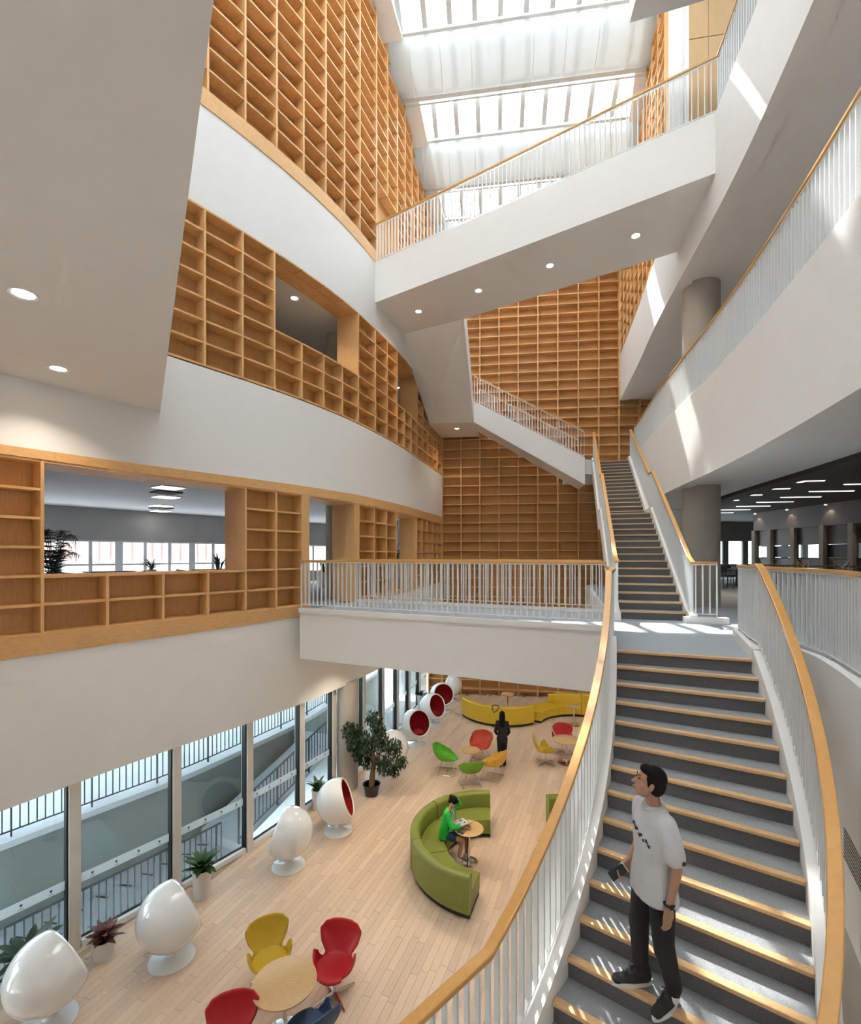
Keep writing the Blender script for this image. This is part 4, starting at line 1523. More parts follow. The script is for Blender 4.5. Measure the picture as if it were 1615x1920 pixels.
SWAN = [(0, .44), (10, .435), (20, .41), (30, .34), (38, .20), (45, .06), (54, .03), (62, .06), (74, .17), (88, .225), (100, .19), (112, .09), (125, .02), (150, -.015), (180, -.03)]
TUB = [(0, .40), (30, .37), (60, .26), (90, .17), (120, .07), (150, .0), (180, -.03)]
_swan = {}


def swan_chair(label, x, y, deg, m):
    t = thing('swivel_chair', label, 'chair', (x, y, 0), math.radians(deg), 'leather swivel chairs')
    if m not in _swan:
        _swan[m] = polar_shell(SWAN, .27, .25, .42, .13, .10, 2.3, n=144).mesh('shell', m, 'all')
    o = link('shell', _swan[m], t); finish(o, .032, 1)
    if 'base' not in _swan:
        _swan['col'] = MB().tube([(0, 0, .04), (0, 0, .38)], .022, 14).lathe([(.09, .365), (.09, .385)], 20).mesh('column', 'chrome', True)
        _swan['base'] = MB().hull([(.0, -.028, .035), (.33, -.014, 0), (.33, .014, 0), (.0, .028, .035)], [(.0, -.022, .07), (.33, -.010, .022), (.33, .010, .022), (.0, .022, .07)]).mesh('foot', 'chrome')
    link('column', _swan['col'], t)
    for k in range(4):
        link('foot', _swan['base'], t, None, math.pi / 4 + k * math.pi / 2)
    return t


_tub = {}


def tub_chair(label, x, y, deg, m):
    t = thing('bucket_chair', label, 'chair', (x, y, 0), math.radians(deg), 'bucket chairs with wire legs')
    if m not in _tub:
        _tub[m] = polar_shell(TUB, .29, .29, .42, .16, .13, .5, .04).mesh('shell', m, 'all')
    finish(link('shell', _tub[m], t), .022, 1)
    if 'leg' not in _tub:
        _tub['leg'] = [MB().tube([(sx * .10, .12, .40), (sx * .26, .26, .012), (sx * .27, -.26, .012), (sx * .10, -.12, .40)], .009, 8).mesh('leg', 'chrome', True) for sx in (-1, 1)]
        _tub['bar'] = MB().tube([(-.265, 0, .012), (.265, 0, .012)], .007, 6).mesh('cross_bar', 'chrome', True)
    for me in _tub['leg']:
        link('leg', me, t)
    link('cross_bar', _tub['bar'], t)
    return t


def round_table(label, x, y, r, h, rb):
    t = thing('round_table', label, 'table', (x, y, 0), random.random() * 3, 'round pedestal tables')
    MB().lathe([(r - .012, h - .03), (r, h - .022), (r, h - .004), (r - .006, h)], 56).build('table_top', 'table', t, True)
    MB().lathe([(.03, .02), (.03, h - .035), (.09, h - .034), (.09, h - .03)], 20).build('pedestal', 'chrome', t, True)
    MB().lathe([(rb, 0), (rb, .008), (rb - .02, .016), (.05, .03)], 48).build('base_plate', 'chrome', t, True)
    return t


round_table('larger round table among four leather chairs at the bottom edge', -1.95, 6.41, .42, .72, .26)
swan_chair('mustard swivel chair behind the table at the bottom edge', -2.37, 7.08, 206, 'yellow')
swan_chair('red swivel chair right of the mustard one at the bottom edge', -1.40, 6.98, 172, 'red')
swan_chair('red swivel chair cut off by the bottom edge', -2.42, 5.78, 196, 'red')
swan_chair('navy swivel chair cut off by the bottom edge', -1.55, 6.06, 44, 'blue')
round_table('round table among leather chairs beside the stair railing', 4.21, 14.85, .42, .72, .27)
swan_chair('mustard swivel chair left of the table beside the stair railing', 3.54, 14.78, 265, 'yellow')
swan_chair('red swivel chair behind the table beside the stair railing', 4.28, 15.62, 160, 'red')
swan_chair('mustard swivel chair half hidden by the sloping handrail', 4.98, 15.0, 95, 'yellow')
swan_chair('navy swivel chair with its back to us beside the stair railing', 4.45, 14.12, 15, 'blue')
round_table('small round table among four bright bucket chairs', 1.19, 14.26, .27, .64, .19)
tub_chair('lime green bucket chair nearest the ball chairs', .50, 14.2, 262, 'lime')
tub_chair('green bucket chair with its back turned towards us', 1.10, 13.42, 12, 'lime_dark')
tub_chair('coral red bucket chair behind the small round table', 1.55, 15.05, 155, 'coral')
tub_chair('yellow bucket chair beside the woman in black', 1.78, 13.85, 62, 'yellow_shell')


# ---- curved sofas
def rrect(r0, z0, r1, z1, rad, n=5):
    P = []
    for cx, cz, a0 in ((r1 - rad, z1 - rad, 0), (r0 + rad, z1 - rad, 90), (r0 + rad, z0 + rad, 180), (r1 - rad, z0 + rad, 270)):
        for k in range(n + 1):
            a = math.radians(a0 + 90 * k / n)
            P.append((cx + rad * math.cos(a), cz + rad * math.sin(a)))
    return P


def arc_block(prof, a0, a1, n=18):
    S = []
    for i in range(n + 1):
        a = math.radians(a0 + (a1 - a0) * i / n)
        S.append([Vector((r * math.cos(a), r * math.sin(a), z)) for r, z in prof])
    return MB().ribbon(S, None)


def sofa(label, c, mods, m, group=None):
    t = thing('curved_sofa', label, 'sofa', (c[0], c[1], 0), 0, group)
    for a0, a1, ri, ro, back, dx, dy in mods:
        g = .35 if a1 > a0 else -.35
        off = Vector((dx, dy, 0))
        wb_ = .20
        sr = (ri, ro - wb_) if back == 'out' else (ri + wb_, ro) if back == 'in' else (ri, ro)
        o = arc_block(rrect(sr[0], .09, sr[1], .43, .035), a0 + g, a1 - g).build('seat', m, t, True); o.location = off
        if back:
            br = (ro - wb_ + .004, ro) if back == 'out' else (ri, ri + wb_ - .004)
            o = arc_block(rrect(br[0], .08, br[1], .76, .06), a0 + g, a1 - g).build('backrest', m, t, True); o.location = off
        o = arc_block([(sr[0] + .04, .02), (ro - .04, .02), (ro - .04, .09), (sr[0] + .04, .09)], a0 + g, a1 - g).build('plinth', 'black', t); o.location = off
        for a in (a0 + 4 * g / .35, a1 - 4 * g / .35):
            for r in (sr[0] + .08, ro - .08):
                o = MB().box((r * math.cos(math.radians(a)), r * math.sin(math.radians(a)), .02), (.06, .06, .04)).build('foot', 'wood', t); o.location = off
    return t


sofa('olive green curved sofa with a seated reader', (1.25, 9.95), [(83, 138, .92, 1.67, 'out', 0, 0), (138, 194, .92, 1.67, 'out', 0, 0), (194, 250, .92, 1.67, 'out', 0, 0)], 'olive')
sofa('olive green curved sofa mostly hidden behind the sloping handrail', (3.02, 9.75), [(100, 44, .92, 1.67, 'out', 0, 0), (44, -14, .92, 1.67, 'out', 0, 0), (-14, -70, .92, 1.67, 'out', 0, 0)], 'olive')
sofa('long yellow S-shaped sofa in front of the back bookshelf', (2.95, 19.6), [(193, 262, 1.0, 1.76, 'out', 0, 0), (262, 304, 1.0, 1.76, 'out', 0, 0),
                                                                  (152, 110, 1.5, 2.26, None, 2.62, -2.03), (110, 74, 1.5, 2.26, 'out', 2.62, -2.03), (74, 40, 1.5, 2.26, 'out', 2.62, -2.03)], 'sofa_yellow')
round_table('small round table in front of the seated reader', .80, 10.04, .307, .71, .19)
round_table('small round table beside the half hidden green sofa', 2.45, 9.62, .307, .71, .19)
round_table('small round table inside the bend of the yellow sofa', 3.17, 19.75, .27, .72, .19)
round_table('small round table at the right end of the yellow sofa', 5.42, 18.15, .26, .74, .22)
# black strap looped over the yellow sofa
st_ = tag(MB().tube([(-.14, 0, .0), (-.05, .03, .03), (.08, .0, .02), (.13, -.10, .015), (.02, -.13, -.14), (-.09, -.135, -.22), (-.13, -.12, -.10), (-.14, 0, 0)], .014, 6).build('bag_strap', 'black', None, True), 'thin black strap looped over the yellow sofa backrest', 'strap')
st_.location = (2.44, 17.98, .77)


# ---- plants
def leaf_mesh(name, m, wid=.34, fold=.12, droop=.25, n=6):
    G = []
    for i in range(n + 1):
        s = i / n
        w = wid / 2 * math.sin(math.pi * min(1, s * .92 + .06)) ** .8
        z = .25 * s - (droop + .25) * s * s
        G.append([(s, -w, z + fold * w), (s, 0, z), (s, w, z + fold * w)])
    return MB().grid(G).mesh(name, m, 'all')


LEAF = {k: leaf_mesh('leaf', k) for k in ('leaf', 'leaf_red', 'leaf_dark')}
BLADE = leaf_mesh('leaf', 'leaf', .10, .3, .05)
BLADE_LONG = leaf_mesh('leaf', 'leaf', .06, .3, .6, 9)


def leaves(t, me, n, z0, ln, pitch, seed, rad=.03, off=(0, 0)):
    r = random.Random(seed)
    for i in range(n):
        o = link('leaf', me, t)
        a = 2.4 * i + r.uniform(-.3, .3)
        pt = r.uniform(*pitch)
        L_ = ln * r.uniform(.75, 1.15)
        o.location = (off[0] + rad * math.cos(a), off[1] + rad * math.sin(a), z0 + r.uniform(0, .08))
        o.rotation_euler = (r.uniform(-.3, .3), -pt, a)
        o.scale = (L_, L_, L_)


def pot(t, prof, m, zsoil, rs):
    MB().lathe(prof, 32, cap=False).build('pot', m, t, True)
    MB().lathe([(.001, zsoil), (rs, zsoil)], 24).build('soil', 'soil', t)


def planter(label, x, y, h, r, me, n, ln, pitch, seed, z=0.0, rt=None):
    t = thing('potted_plant', label, 'plant', (x, y, z))
    rt = rt or r
    pot(t, [(.001, .005), (r * .92, .0), (r * .96, .03), (rt, h), (rt - .02, h), (rt - .03, h - .06)], 'pot_white', h - .05, rt - .025)
    leaves(t, me, n, h - .04, ln, pitch, seed)
    return t


planter('tall white planter with glossy green leaves at the second window', -4.30, 9.02, .52, .15, LEAF['leaf'], 38, .33, (.3, 1.25), 1, rt=.17)
planter('white pot of bronze-red leaves between the two nearest ball chairs', -5.22, 7.66, .30, .14, LEAF['leaf_red'], 46, .26, (.3, 1.3), 2, rt=.17)
planter('dark green plant behind the ball chair in the lower left corner', -5.98, 7.12, .40, .15, LEAF['leaf_dark'], 34, .44, (.4, 1.2), 3, rt=.17)
planter('green plant peeping out behind the ball chair beside the column', -2.85, 12.15, .50, .14, LEAF['leaf'], 18, .28, (.3, 1.2), 4, rt=.16)
planter('white planter with green leaves just left of the first red-lined ball chair', -1.12, 15.1, .52, .14, LEAF['leaf'], 18, .28, (.3, 1.2), 5, rt=.16)
planter('white planter of reddish leaves behind the red-lined ball chairs', -.75, 17.9, .50, .14, LEAF['leaf_red'], 16, .24, (.3, 1.2), 6, rt=.16)
planter('farthest white planter with dark leaves near the back bookshelf', -.42, 20.3, .52, .14, LEAF['leaf_dark'], 18, .28, (.3, 1.2), 8, rt=.16)

# ficus
fx, fy = -1.58, 12.86
t = thing('ficus_tree', 'leafy ficus tree in a black pot beside the concrete column', 'tree', (fx, fy, 0))
pot(t, [(.001, .005), (.17, 0), (.17, .03), (.22, .27), (.24, .28), (.24, .30), (.215, .30), (.20, .22)], 'pot_black', .24, .20)
MB().tube([(0, 0, .2), (.02, .01, .5), (.05, 0, .8), (.04, .02, 1.1), (.0, .0, 1.4)], [.085, .075, .06, .05, .035], 12).build('trunk', 'bark', t, True)
CL = [(655, 1366, .22), (662, 1392, .20), (700, 1348, .24), (684, 1388, .30), (715, 1385, .30), (738, 1402, .26), (752, 1422, .18), (690, 1425, .26), (722, 1428, .27), (738, 1446, .16), (672, 1412, .18), (668, 1372, .2), (710, 1362, .2)]
fol = MB()
r = random.Random(11)
lg = [(0, 0, 0), (.45, -.20, -.03), (1, 0, -.16), (.45, .20, -.03)]
for u, v, rad in CL:
    c = Vector(((u - CX) * fy / F - fx, r.uniform(-.18, .18), CZ - (v - VH) * fy / F))
    MB().tube([(0.03, .01, 1.0 + r.uniform(-.1, .2)), (c.x * .6, c.y * .6, c.z * .75 + .25), c], [.016, .011, .005], 6).build('branch', 'bark', t, True)
    for i in range(int(300 * (rad / .26) ** 2)):
        d = Vector((r.gauss(0, 1), r.gauss(0, 1), r.gauss(0, 1))).normalized() * rad * r.random() ** .45
        p = c + d
        p.z = max(p.z, .52)
        s = r.uniform(.085, .135)
        rot = Matrix.Rotation(r.uniform(0, 6.28), 3, 'Z') @ Matrix.Rotation(r.uniform(.2, 1.4), 3, 'Y') @ Matrix.Rotation(r.uniform(-.6, .6), 3, 'X')
        fol.add([p + rot @ (Vector(q) * s) for q in lg], [(0, 1, 2), (0, 2, 3)])
fo = fol.build('foliage', 'leaf_dark', t, weld=False); fo['kind'] = 'stuff'


# study-room plants
def palm(label, x, y, z, h, n, seed):
    t = thing('palm_plant', label, 'plant', (x, y, z))
    pot(t, [(.001, .005), (.16, 0), (.2, .32), (.18, .32), (.17, .26)], 'pot_black', .27, .17)
    r = random.Random(seed)
    for k in range(n):
        a = 2.4 * k
        out = r.uniform(.35, .7)
        hh = h * r.uniform(.7, 1.05)
        pts = [Vector((math.cos(a) * out * s ** 1.6, math.sin(a) * out * s ** 1.6, .25 + (hh - .25) * math.sin(s * 1.9) / math.sin(1.9) * (1 if s < .8 else 1 - .25 * (s - .8)))) for s in [i / 10 for i in range(11)]]
        b = MB().tube(pts, .008, 5)
        for i in range(3, 11):
            for sd in (-1, 1):
                for e in (0, .5):
                    p = pts[i - 1].lerp(pts[i], e)
                    tn = (pts[i] - pts[i - 1]).normalized()
                    side = tn.cross(Vector((0, 0, 1))).normalized() * sd
                    q = p + side * .20 + tn * .16 - Vector((0, 0, .10))
                    w = tn * .016
                    b.add([p - w, p + w, q], [(0, 1, 2)])
        b.build('frond', 'leaf_dark', t, weld=False)
    return t


palm('feathery dark palm at the left of the study-room opening', -8.35, 10.6, Z2, 1.75, 15, 5)
t = thing('potted_plant', 'spiky green plant in the middle of the study-room opening', 'plant', (-8.9, 15.3, Z2 + .0))
pot(t, [(.001, .005), (.11, 0), (.15, .84), (.13, .84), (.12, .79)], 'pot_white', .78, .12)
leaves(t, BLADE_LONG, 40, .80, .56, (.5, 1.45), 9)
t = thing('potted_plant', 'upright sword-leaved plant at the right of the study-room opening', 'plant', (-6.35, 14.4, Z2))
pot(t, [(.001, .005), (.10, 0), (.14, .80), (.12, .80), (.11, .75)], 'pot_white', .74, .11)
leaves(t, BLADE, 18, .75, .56, (1.0, 1.5), 10, .06)
t = thing('potted_plant', 'small plant visible through the first doorway of the low bookshelf', 'plant', (-4.35, 19.4, Z2))
pot(t, [(.001, .005), (.14, 0), (.18, .62), (.16, .62), (.15, .57)], 'pot_white', .56, .15)
leaves(t, BLADE, 16, .56, .6, (.9, 1.5), 12, .06)
palm('dark palm visible through the narrow doorway of the low bookshelf', -1.55, 19.9, Z2, 1.7, 11, 8)
t = thing('potted_plant', 'small green plant on the white stair landing in the back corner', 'plant', (1.55, 20.0, 12.72))
pot(t, [(.001, .005), (.10, 0), (.12, .2), (.10, .2), (.09, .17)], 'pot_white', .17, .09)
leaves(t, LEAF['leaf'], 14, .18, .26, (.4, 1.2), 13)
# ================================================================ PEOPLE


def capsule(mb, p0, p1, r0, r1, n=14, sq=None):
    """tapered limb; sq = (axis, factor) squashes the section along an axis"""
    p0, p1 = Vector(p0), Vector(p1)
    d = p1 - p0
    L_ = d.length
    t = d.normalized()
    q = Vector((0, 0, 1)).rotation_difference(t)
    V, Fs = [], []
    rings = []
    for i in range(5):
        a = -math.pi / 2 + math.pi / 2 * i / 4
        rings.append((r0 * math.cos(a), r0 * math.sin(a)))
    for i in range(5):
        a = math.pi / 2 * i / 4
        rings.append((r1 * math.cos(a), L_ + r1 * math.sin(a)))
    for rr_, z in rings:
        for k in range(n):
            a = 2 * math.pi * k / n
            w = q @ Vector((max(rr_, 1e-4) * math.cos(a), max(rr_, 1e-4) * math.sin(a), z))
            if sq:
                ax, f = Vector(sq[0]).normalized(), sq[1]
                base = t * w.dot(t)
                off = w - base
                off -= ax * off.dot(ax) * (1 - f)
                w = base + off
            V.append(p0 + w)
    for i in range(len(rings) - 1):
        for k in range(n):
            Fs.append((i * n + k, i * n + (k + 1) % n, (i + 1) * n + (k + 1) % n, (i + 1) * n + k))
    Fs.append(tuple(range(n))[::-1]); Fs.append(tuple((len(rings) - 1) * n + k for k in range(n)))
    mb.add(V, Fs)


def loft(mb, rings, n=28):
    """rings: (centre, rx, ry[, exponent]) horizontal ellipses joined into a closed solid"""
    V, Fs = [], []
    for c, rx, ry in rings:
        for k in range(n):
            a = 2 * math.pi * k / n
            ca, sa = math.cos(a), math.sin(a)
            V.append(Vector(c) + Vector((rx * math.copysign(abs(ca) ** .85, ca), ry * math.copysign(abs(sa) ** .85, sa), 0)))
    for i in range(len(rings) - 1):
        for k in range(n):
            Fs.append((i * n + k, i * n + (k + 1) % n, (i + 1) * n + (k + 1) % n, (i + 1) * n + k))
    Fs.append(tuple(range(n))[::-1]); Fs.append(tuple((len(rings) - 1) * n + k for k in range(n)))
    mb.add(V, Fs)


def fuse(mb, name, m, parent, voxel=.01, it=6, fac=.5):
    """all the limbs of MB grown into one continuous skin"""
    me = mb.mesh(name + '_raw', m, False, False)
    tmp = bpy.data.objects.new('tmp', me); COL.objects.link(tmp)
    rm = tmp.modifiers.new('r', 'REMESH'); rm.mode = 'VOXEL'; rm.voxel_size = voxel
    sm = tmp.modifiers.new('s', 'SMOOTH'); sm.iterations = it; sm.factor = fac
    dg = bpy.context.evaluated_depsgraph_get()
    new = bpy.data.meshes.new_from_object(tmp.evaluated_get(dg), depsgraph=dg)
    bpy.data.objects.remove(tmp); bpy.data.meshes.remove(me)
    new.name = name
    new.polygons.foreach_set('use_smooth', [True] * len(new.polygons))
    if not new.materials:
        new.materials.append(M[m])
    o = bpy.data.objects.new(name, new); COL.objects.link(o)
    if parent is not None:
        o.parent = parent
    return o


def hand(mb, wrist, direction, palm_n, s=1.0, curl=.35, side=1, thumb_out=.5):
    """palm, four bent fingers of unequal length and a thumb leaving the side of the palm"""
    w = Vector(wrist); d = Vector(direction).normalized(); n = Vector(palm_n)
    n = (n - d * n.dot(d)).normalized()
    e = d.cross(n).normalized() * side            # towards the thumb
    for k in (-1.4, -.5, .5, 1.4):
        capsule(mb, w + d * .005 * s + e * k * .012 * s, w + d * .085 * s + e * k * .018 * s, .017 * s, .0135 * s, 10)
    for k, L_ in ((1.45, .072), (.48, .080), (-.48, .074), (-1.42, .058)):
        p = w + d * .086 * s + e * k * .019 * s
        a = d
        for seg, r in ((.42, .0098), (.33, .009), (.25, .008)):
            q = p + a * L_ * seg * s * 1.15
            capsule(mb, p, q, r * s, r * s * .93, 8)
            p = q
            a = (a * math.cos(curl) + n * math.sin(curl)).normalized()
    p = w + d * .025 * s + e * .026 * s
    a = (d * (1 - thumb_out) + e * thumb_out + n * .25).normalized()
    for L_, r in ((.042, .0125), (.032, .0105), (.024, .009)):
        q = p + a * L_ * s
        capsule(mb, p, q, r * s, r * s * .92, 8)
        p = q
        a = (a * .85 + d * .35 + n * .1).normalized()


def head(mb, c, fwd, up, s=1.0):
    """skull, jaw, nose, lips, ears around centre c; returns its frame"""
    f = Vector(fwd).normalized(); u = Vector(up); u = (u - f * u.dot(f)).normalized(); r = f.cross(u)
    R = Matrix((r, f, u)).transposed()

    def P(x, y, z): return Vector(c) + R @ Vector((x * s, y * s, z * s))
    mb.ball(P(0, -.012, .03), (.074 * s, .092 * s, .088 * s), 24, 0, R)
    mb.ball(P(0, .022, -.03), (.060 * s, .066 * s, .082 * s), 20, 0, R)
    mb.ball(P(0, .048, -.085), (.032 * s, .032 * s, .026 * s), 14, 0, R)
    capsule(mb, P(0, .084, .012), P(0, .104, -.025), .009 * s, .0145 * s, 10)
    mb.ball(P(0, .088, -.056), (.021 * s, .010 * s, .008 * s), 12, 0, R)
    mb.ball(P(0, .086, -.066), (.018 * s, .010 * s, .008 * s), 12, 0, R)
    for k in (-1, 1):
        mb.ball(P(k * .031, .075, .028), (.017 * s, .012 * s, .009 * s), 10, 0, R)
        mb.ball(P(k * .076, -.006, -.006), (.010 * s, .019 * s, .032 * s), 12, 0, R)
        mb.ball(P(k * .044, .048, -.03), (.022 * s, .022 * s, .025 * s), 10, 0, R)
    return P, R


def face(P, R, parent, s=1.0):
    for k in (-1, 1):
        b = MB().ball(P(k * .031, .0835, .014), (.0125 * s, .006 * s, .0065 * s), 12, 0, R)
        b.build('eye', 'black', parent, 'all')
        b = MB()
        capsule(b, P(k * .017, .090, .036), P(k * .046, .080, .039), .004 * s, .003 * s, 8)
        b.build('eyebrow', 'hair', parent, 'all')
    b = MB().ball(P(0, .0965, -.061), (.019 * s, .004 * s, .003 * s), 10, 0, R)
    b.build('mouth', 'coral', parent, 'all')


def trainer(parent, x, y, deg, m='shoe', sole='sole', s=1.0, z=0.0, name='shoe', laces=True):
    a = math.radians(deg)
    o_ = bpy.data.objects.new(name, None)
    up = MB()
    capsule(up, (0, -.085, .06), (0, .02, .055), .043, .047, 16)
    capsule(up, (0, .02, .052), (0, .135, .042), .047, .040, 16, ((0, 0, 1), .8))
    capsule(up, (0, -.09, .07), (0, -.075, .115), .042, .044, 16)
    capsule(up, (0, .03, .075), (0, -.05, .115), .036, .040, 14)
    up = fuse(up, name, m, parent, .009, 5)
    bpy.data.objects.remove(o_)
    up.location = (x, y, z); up.rotation_euler = (0, 0, a); up.scale = (s, s, s)
    out = []
    for i in range(36):
        t_ = 2 * math.pi * i / 36
        yy = math.sin(t_)
        out.append((math.cos(t_) * (.050 if yy > 0 else .044) * (1.0 - .10 * abs(yy)), .02 + yy * .158))
    so = MB().hull([(p[0] * .95, p[1] * .97, .0) for p in out], [(p[0], p[1], .034 if abs(p[1]) < .1 else .038) for p in out]).build('sole', sole, up, True)
    if laces:
        for k in range(5):
            MB().tube([(-.03, .075 - k * .021, .084 + k * .0095), (0, .082 - k * .021, .096 + k * .0105), (.03, .075 - k * .021, .084 + k * .0095)], .0035, 6).build('lace', 'black', up)
        MB().tube([(0, -.01, .135), (.03, .015, .15), (.02, .03, .125), (0, -.005, .135), (-.03, .015, .15), (-.022, .03, .122)], .003, 6).build('lace_bow', 'black', up)
    return up


# ---------------------------------------------------------------- the man on the stair
MZ = Z2 - 12 * RISE + .004
man = thing('person', 'person in a pale grey T-shirt and black trousers looking up on the curving stair', 'person', (1.685, 3.63, MZ), math.radians(96))
# local axes: +Y where he faces, -X his left
hip = {-1: Vector((-.085, -.01, .90)), 1: Vector((.085, .0, .90))}
knee = {-1: Vector((-.115, -.01, .49)), 1: Vector((.105, .055, .49))}
ank = {-1: Vector((-.115, -.085, .10)), 1: Vector((.11, .045, .10))}
sho = {-1: Vector((-.175, -.01, 1.375)), 1: Vector((.175, .0, 1.375))}
elb = {-1: Vector((-.225, -.045, 1.09)), 1: Vector((.225, -.05, 1.12))}
wri = {-1: Vector((-.215, .01, .815)), 1: Vector((.165, .10, .93))}
body = MB()
for k in (-1, 1):
    capsule(body, hip[k], knee[k], .07, .05); capsule(body, knee[k], ank[k], .05, .036); capsule(body, ank[k], ank[k] + Vector((0, .1, -.05)), .036, .03)
    capsule(body, sho[k], elb[k], .040, .038); capsule(body, elb[k], wri[k], .037, .026)
capsule(body, (-.06, 0, .93), (.06, 0, .93), .10, .10)
capsule(body, (0, 0, .95), (0, 0, 1.30), .10, .12, 18, ((0, 1, 0), .75))
capsule(body, sho[-1] + Vector((.05, 0, 0)), sho[1] - Vector((.05, 0, 0)), .045, .045)
capsule(body, (0, -.01, 1.38), (.0, .012, 1.53), .056, .053)
hand(body, wri[-1], (.02, .10, -1), (1, .15, 0), 1.05, .38, 1, .42)
hand(body, wri[1], (-.15, .6, -.45), (-1, 0, .2), 1.0, .7, -1, .5)
Ph, Rh = head(body, (0.005, .035, 1.605), (.30, .88, .30), (0, -.3, 1), 1.02)
bo = fuse(body, 'body', 'skin_dark', man, .0062, 5)
face(Ph, Rh, man, 1.02)
hr = MB()
hr.ball(Ph(0, -.028, .052), (.084, .092, .088), 24, 0, Rh)
hr.ball(Ph(0, -.055, .005), (.078, .068, .085), 20, 0, Rh)
hr.ball(Ph(0, .035, .088), (.070, .052, .038), 18, 0, Rh)
for k in (-1, 1):
    hr.ball(Ph(k * .064, -.012, .045), (.018, .055, .055), 14, 0, Rh)
    capsule(hr, Ph(k * .072, .022, .03), Ph(k * .074, .018, -.012), .011, .006, 8)
fuse(hr, 'hair', 'hair', man, .008, 4)
tee = MB()
loft(tee, [((0, -.005, .775), .198, .146), ((0, -.005, .80), .200, .148), ((0, 0, .92), .184, .138), ((0, .0, 1.05), .160, .116), ((0, .005, 1.20), .168, .120), ((0, .0, 1.30), .175, .112), ((0, -.008, 1.375), .158, .094), ((0, -.012, 1.42), .105, .080), ((0, -.008, 1.450), .078, .072)])
for k in (-1, 1):
    capsule(tee, sho[k] + Vector((-k * .035, 0, -.012)), sho[k].lerp(elb[k], .35), .082, .074)
    capsule(tee, sho[k].lerp(elb[k], .35), sho[k].lerp(elb[k], .70), .074, .077)
to = fuse(tee, 't_shirt', 'tee', man, .010, 5)
# neck band, hem, sleeve hem and printed marks
MB().tube([(.079 * math.cos(a), -.004 + .071 * math.sin(a) + .012 * max(0, math.sin(a)), 1.452 - .022 * max(0, math.sin(a))) for a in [2 * math.pi * k / 28 for k in range(29)]], .0075, 6).build('neck_band', 'tee', man, True)
e_ = sho[-1].lerp(elb[-1], .80); ax = (elb[-1] - sho[-1]).normalized()
MB().box((e_.x - .066, e_.y - .02, e_.z + .02), (.006, .024, .026)).build('sleeve_tag', 'ink', man)
rp2 = random.Random(5)
for k in range(9):
    t_ = k / 8
    x, z = -.115 + .20 * t_, 1.205 + .075 * t_ + (.012 if k % 2 else -.008)
    y = .002 + .121 * math.sqrt(max(0, 1 - (x / .19) ** 2)) ** .85
    mk = MB()
    mk.box((0, 0, 0), (.014, .006, .020))
    if k % 3 == 0: mk.box((.010, 0, .006), (.012, .006, .008))
    if k % 3 == 1: mk.box((-.008, 0, -.012), (.010, .006, .010))
    o = mk.build('print_mark', 'ink', man)
    o.location = (x, y, z); o.rotation_euler = (0, rp2.uniform(-.5, .5), math.atan2(-x, .19) * .9)
tr_ = MB()
capsule(tr_, (-.06, -.005, .88), (.06, -.005, .88), .105, .105, 18)
loft(tr_, [((0, -.005, .80), .145, .105), ((0, -.005, 1.0), .145, .10)])
for k in (-1, 1):
    capsule(tr_, hip[k] + Vector((0, 0, -.02)), knee[k], .102, .074, 18); capsule(tr_, knee[k], ank[k] + Vector((0, -.005, .06)), .074, .058, 18)
    capsule(tr_, ank[k] + Vector((0, -.005, .075)), ank[k] + Vector((0, -.003, .02)), .058, .046, 16)
    capsule(tr_, knee[k] + Vector((0, .02, .05)), knee[k] + Vector((0, .01, -.07)), .064, .058, 14)
fuse(tr_, 'trousers', 'trousers', man, .0095, 4)
for k in (-1, 1):
    b = MB(); capsule(b, ank[k] + Vector((0, .0, .01)), ank[k] + Vector((0, 0, -.02)), .043, .043); b.build('sock', 'sole', man, 'all')
trainer(man, -.115, -.04, 27, s=1.02)
trainer(man, .108, .09, -6, s=1.02)
wt = MB().tube([wri[-1] + Vector((.034 * math.cos(a), .03 * math.sin(a), .03)) for a in [2 * math.pi * k / 20 for k in range(21)]], .009, 6).build('wristband', 'black', man, True)
b = MB().box((0, 0, 0), (.012, .03, .034)).build('watch_face', 'black', man, bevel=.004)
b.location = wri[-1] + Vector((-.036, 0, .03))
ph = tag(MB().box((0, 0, 0), (.072, .009, .145)).build('phone', 'black', None, bevel=.004), 'black phone held at the waist by the person on the stair', 'phone')
o = MB().box((0, -.0052, 0), (.066, .001, .13)).build('screen', 'gasket', ph)
o = MB().box((0, 0, .066), (.0735, .0105, .014)).build('gold_edge', 'frame', ph)
ph.location = Matrix.Translation(man.location) @ Matrix.Rotation(math.radians(96), 4, 'Z') @ Vector((.125, .215, .865))
ph.rotation_euler = (math.radians(-20), math.radians(52), math.radians(-27))

# ---------------------------------------------------------------- the woman in black, seen from behind
wo = thing('person', 'person in a black suit with long dark hair standing with back turned', 'person', (2.18, 14.6, 0), math.radians(-8))
b = MB()
for k in (-1, 1):
    capsule(b, (k * .075, 0, .85), (k * .07, .0, .46), .07, .05); capsule(b, (k * .07, 0, .46), (k * .065, k * .05, .09), .05, .033); capsule(b, (k * .065, k * .05, .06), (k * .065, .12 + k * .05, .03), .032, .025)
    capsule(b, (k * .155, 0, 1.33), (k * .20, -.03, 1.06), .04, .034); capsule(b, (k * .20, -.03, 1.06), (k * .15, .12, .92), .034, .024)
    hand(b, (k * .15, .12, .92), (-k * .7, .5, -.15), (0, 0, -1), .9, .5, k)
capsule(b, (0, 0, .9), (0, 0, 1.28), .10, .11, 18, ((0, 1, 0), .75)); capsule(b, (-.12, 0, 1.33), (.12, 0, 1.33), .05, .05); capsule(b, (0, 0, 1.34), (0, .01, 1.48), .045, .045)
Pw, Rw = head(b, (0, .02, 1.545), (.05, 1, 0), (0, 0, 1), .95)
fuse(b, 'body', 'skin', wo, .009, 4)
face(Pw, Rw, wo, .95)
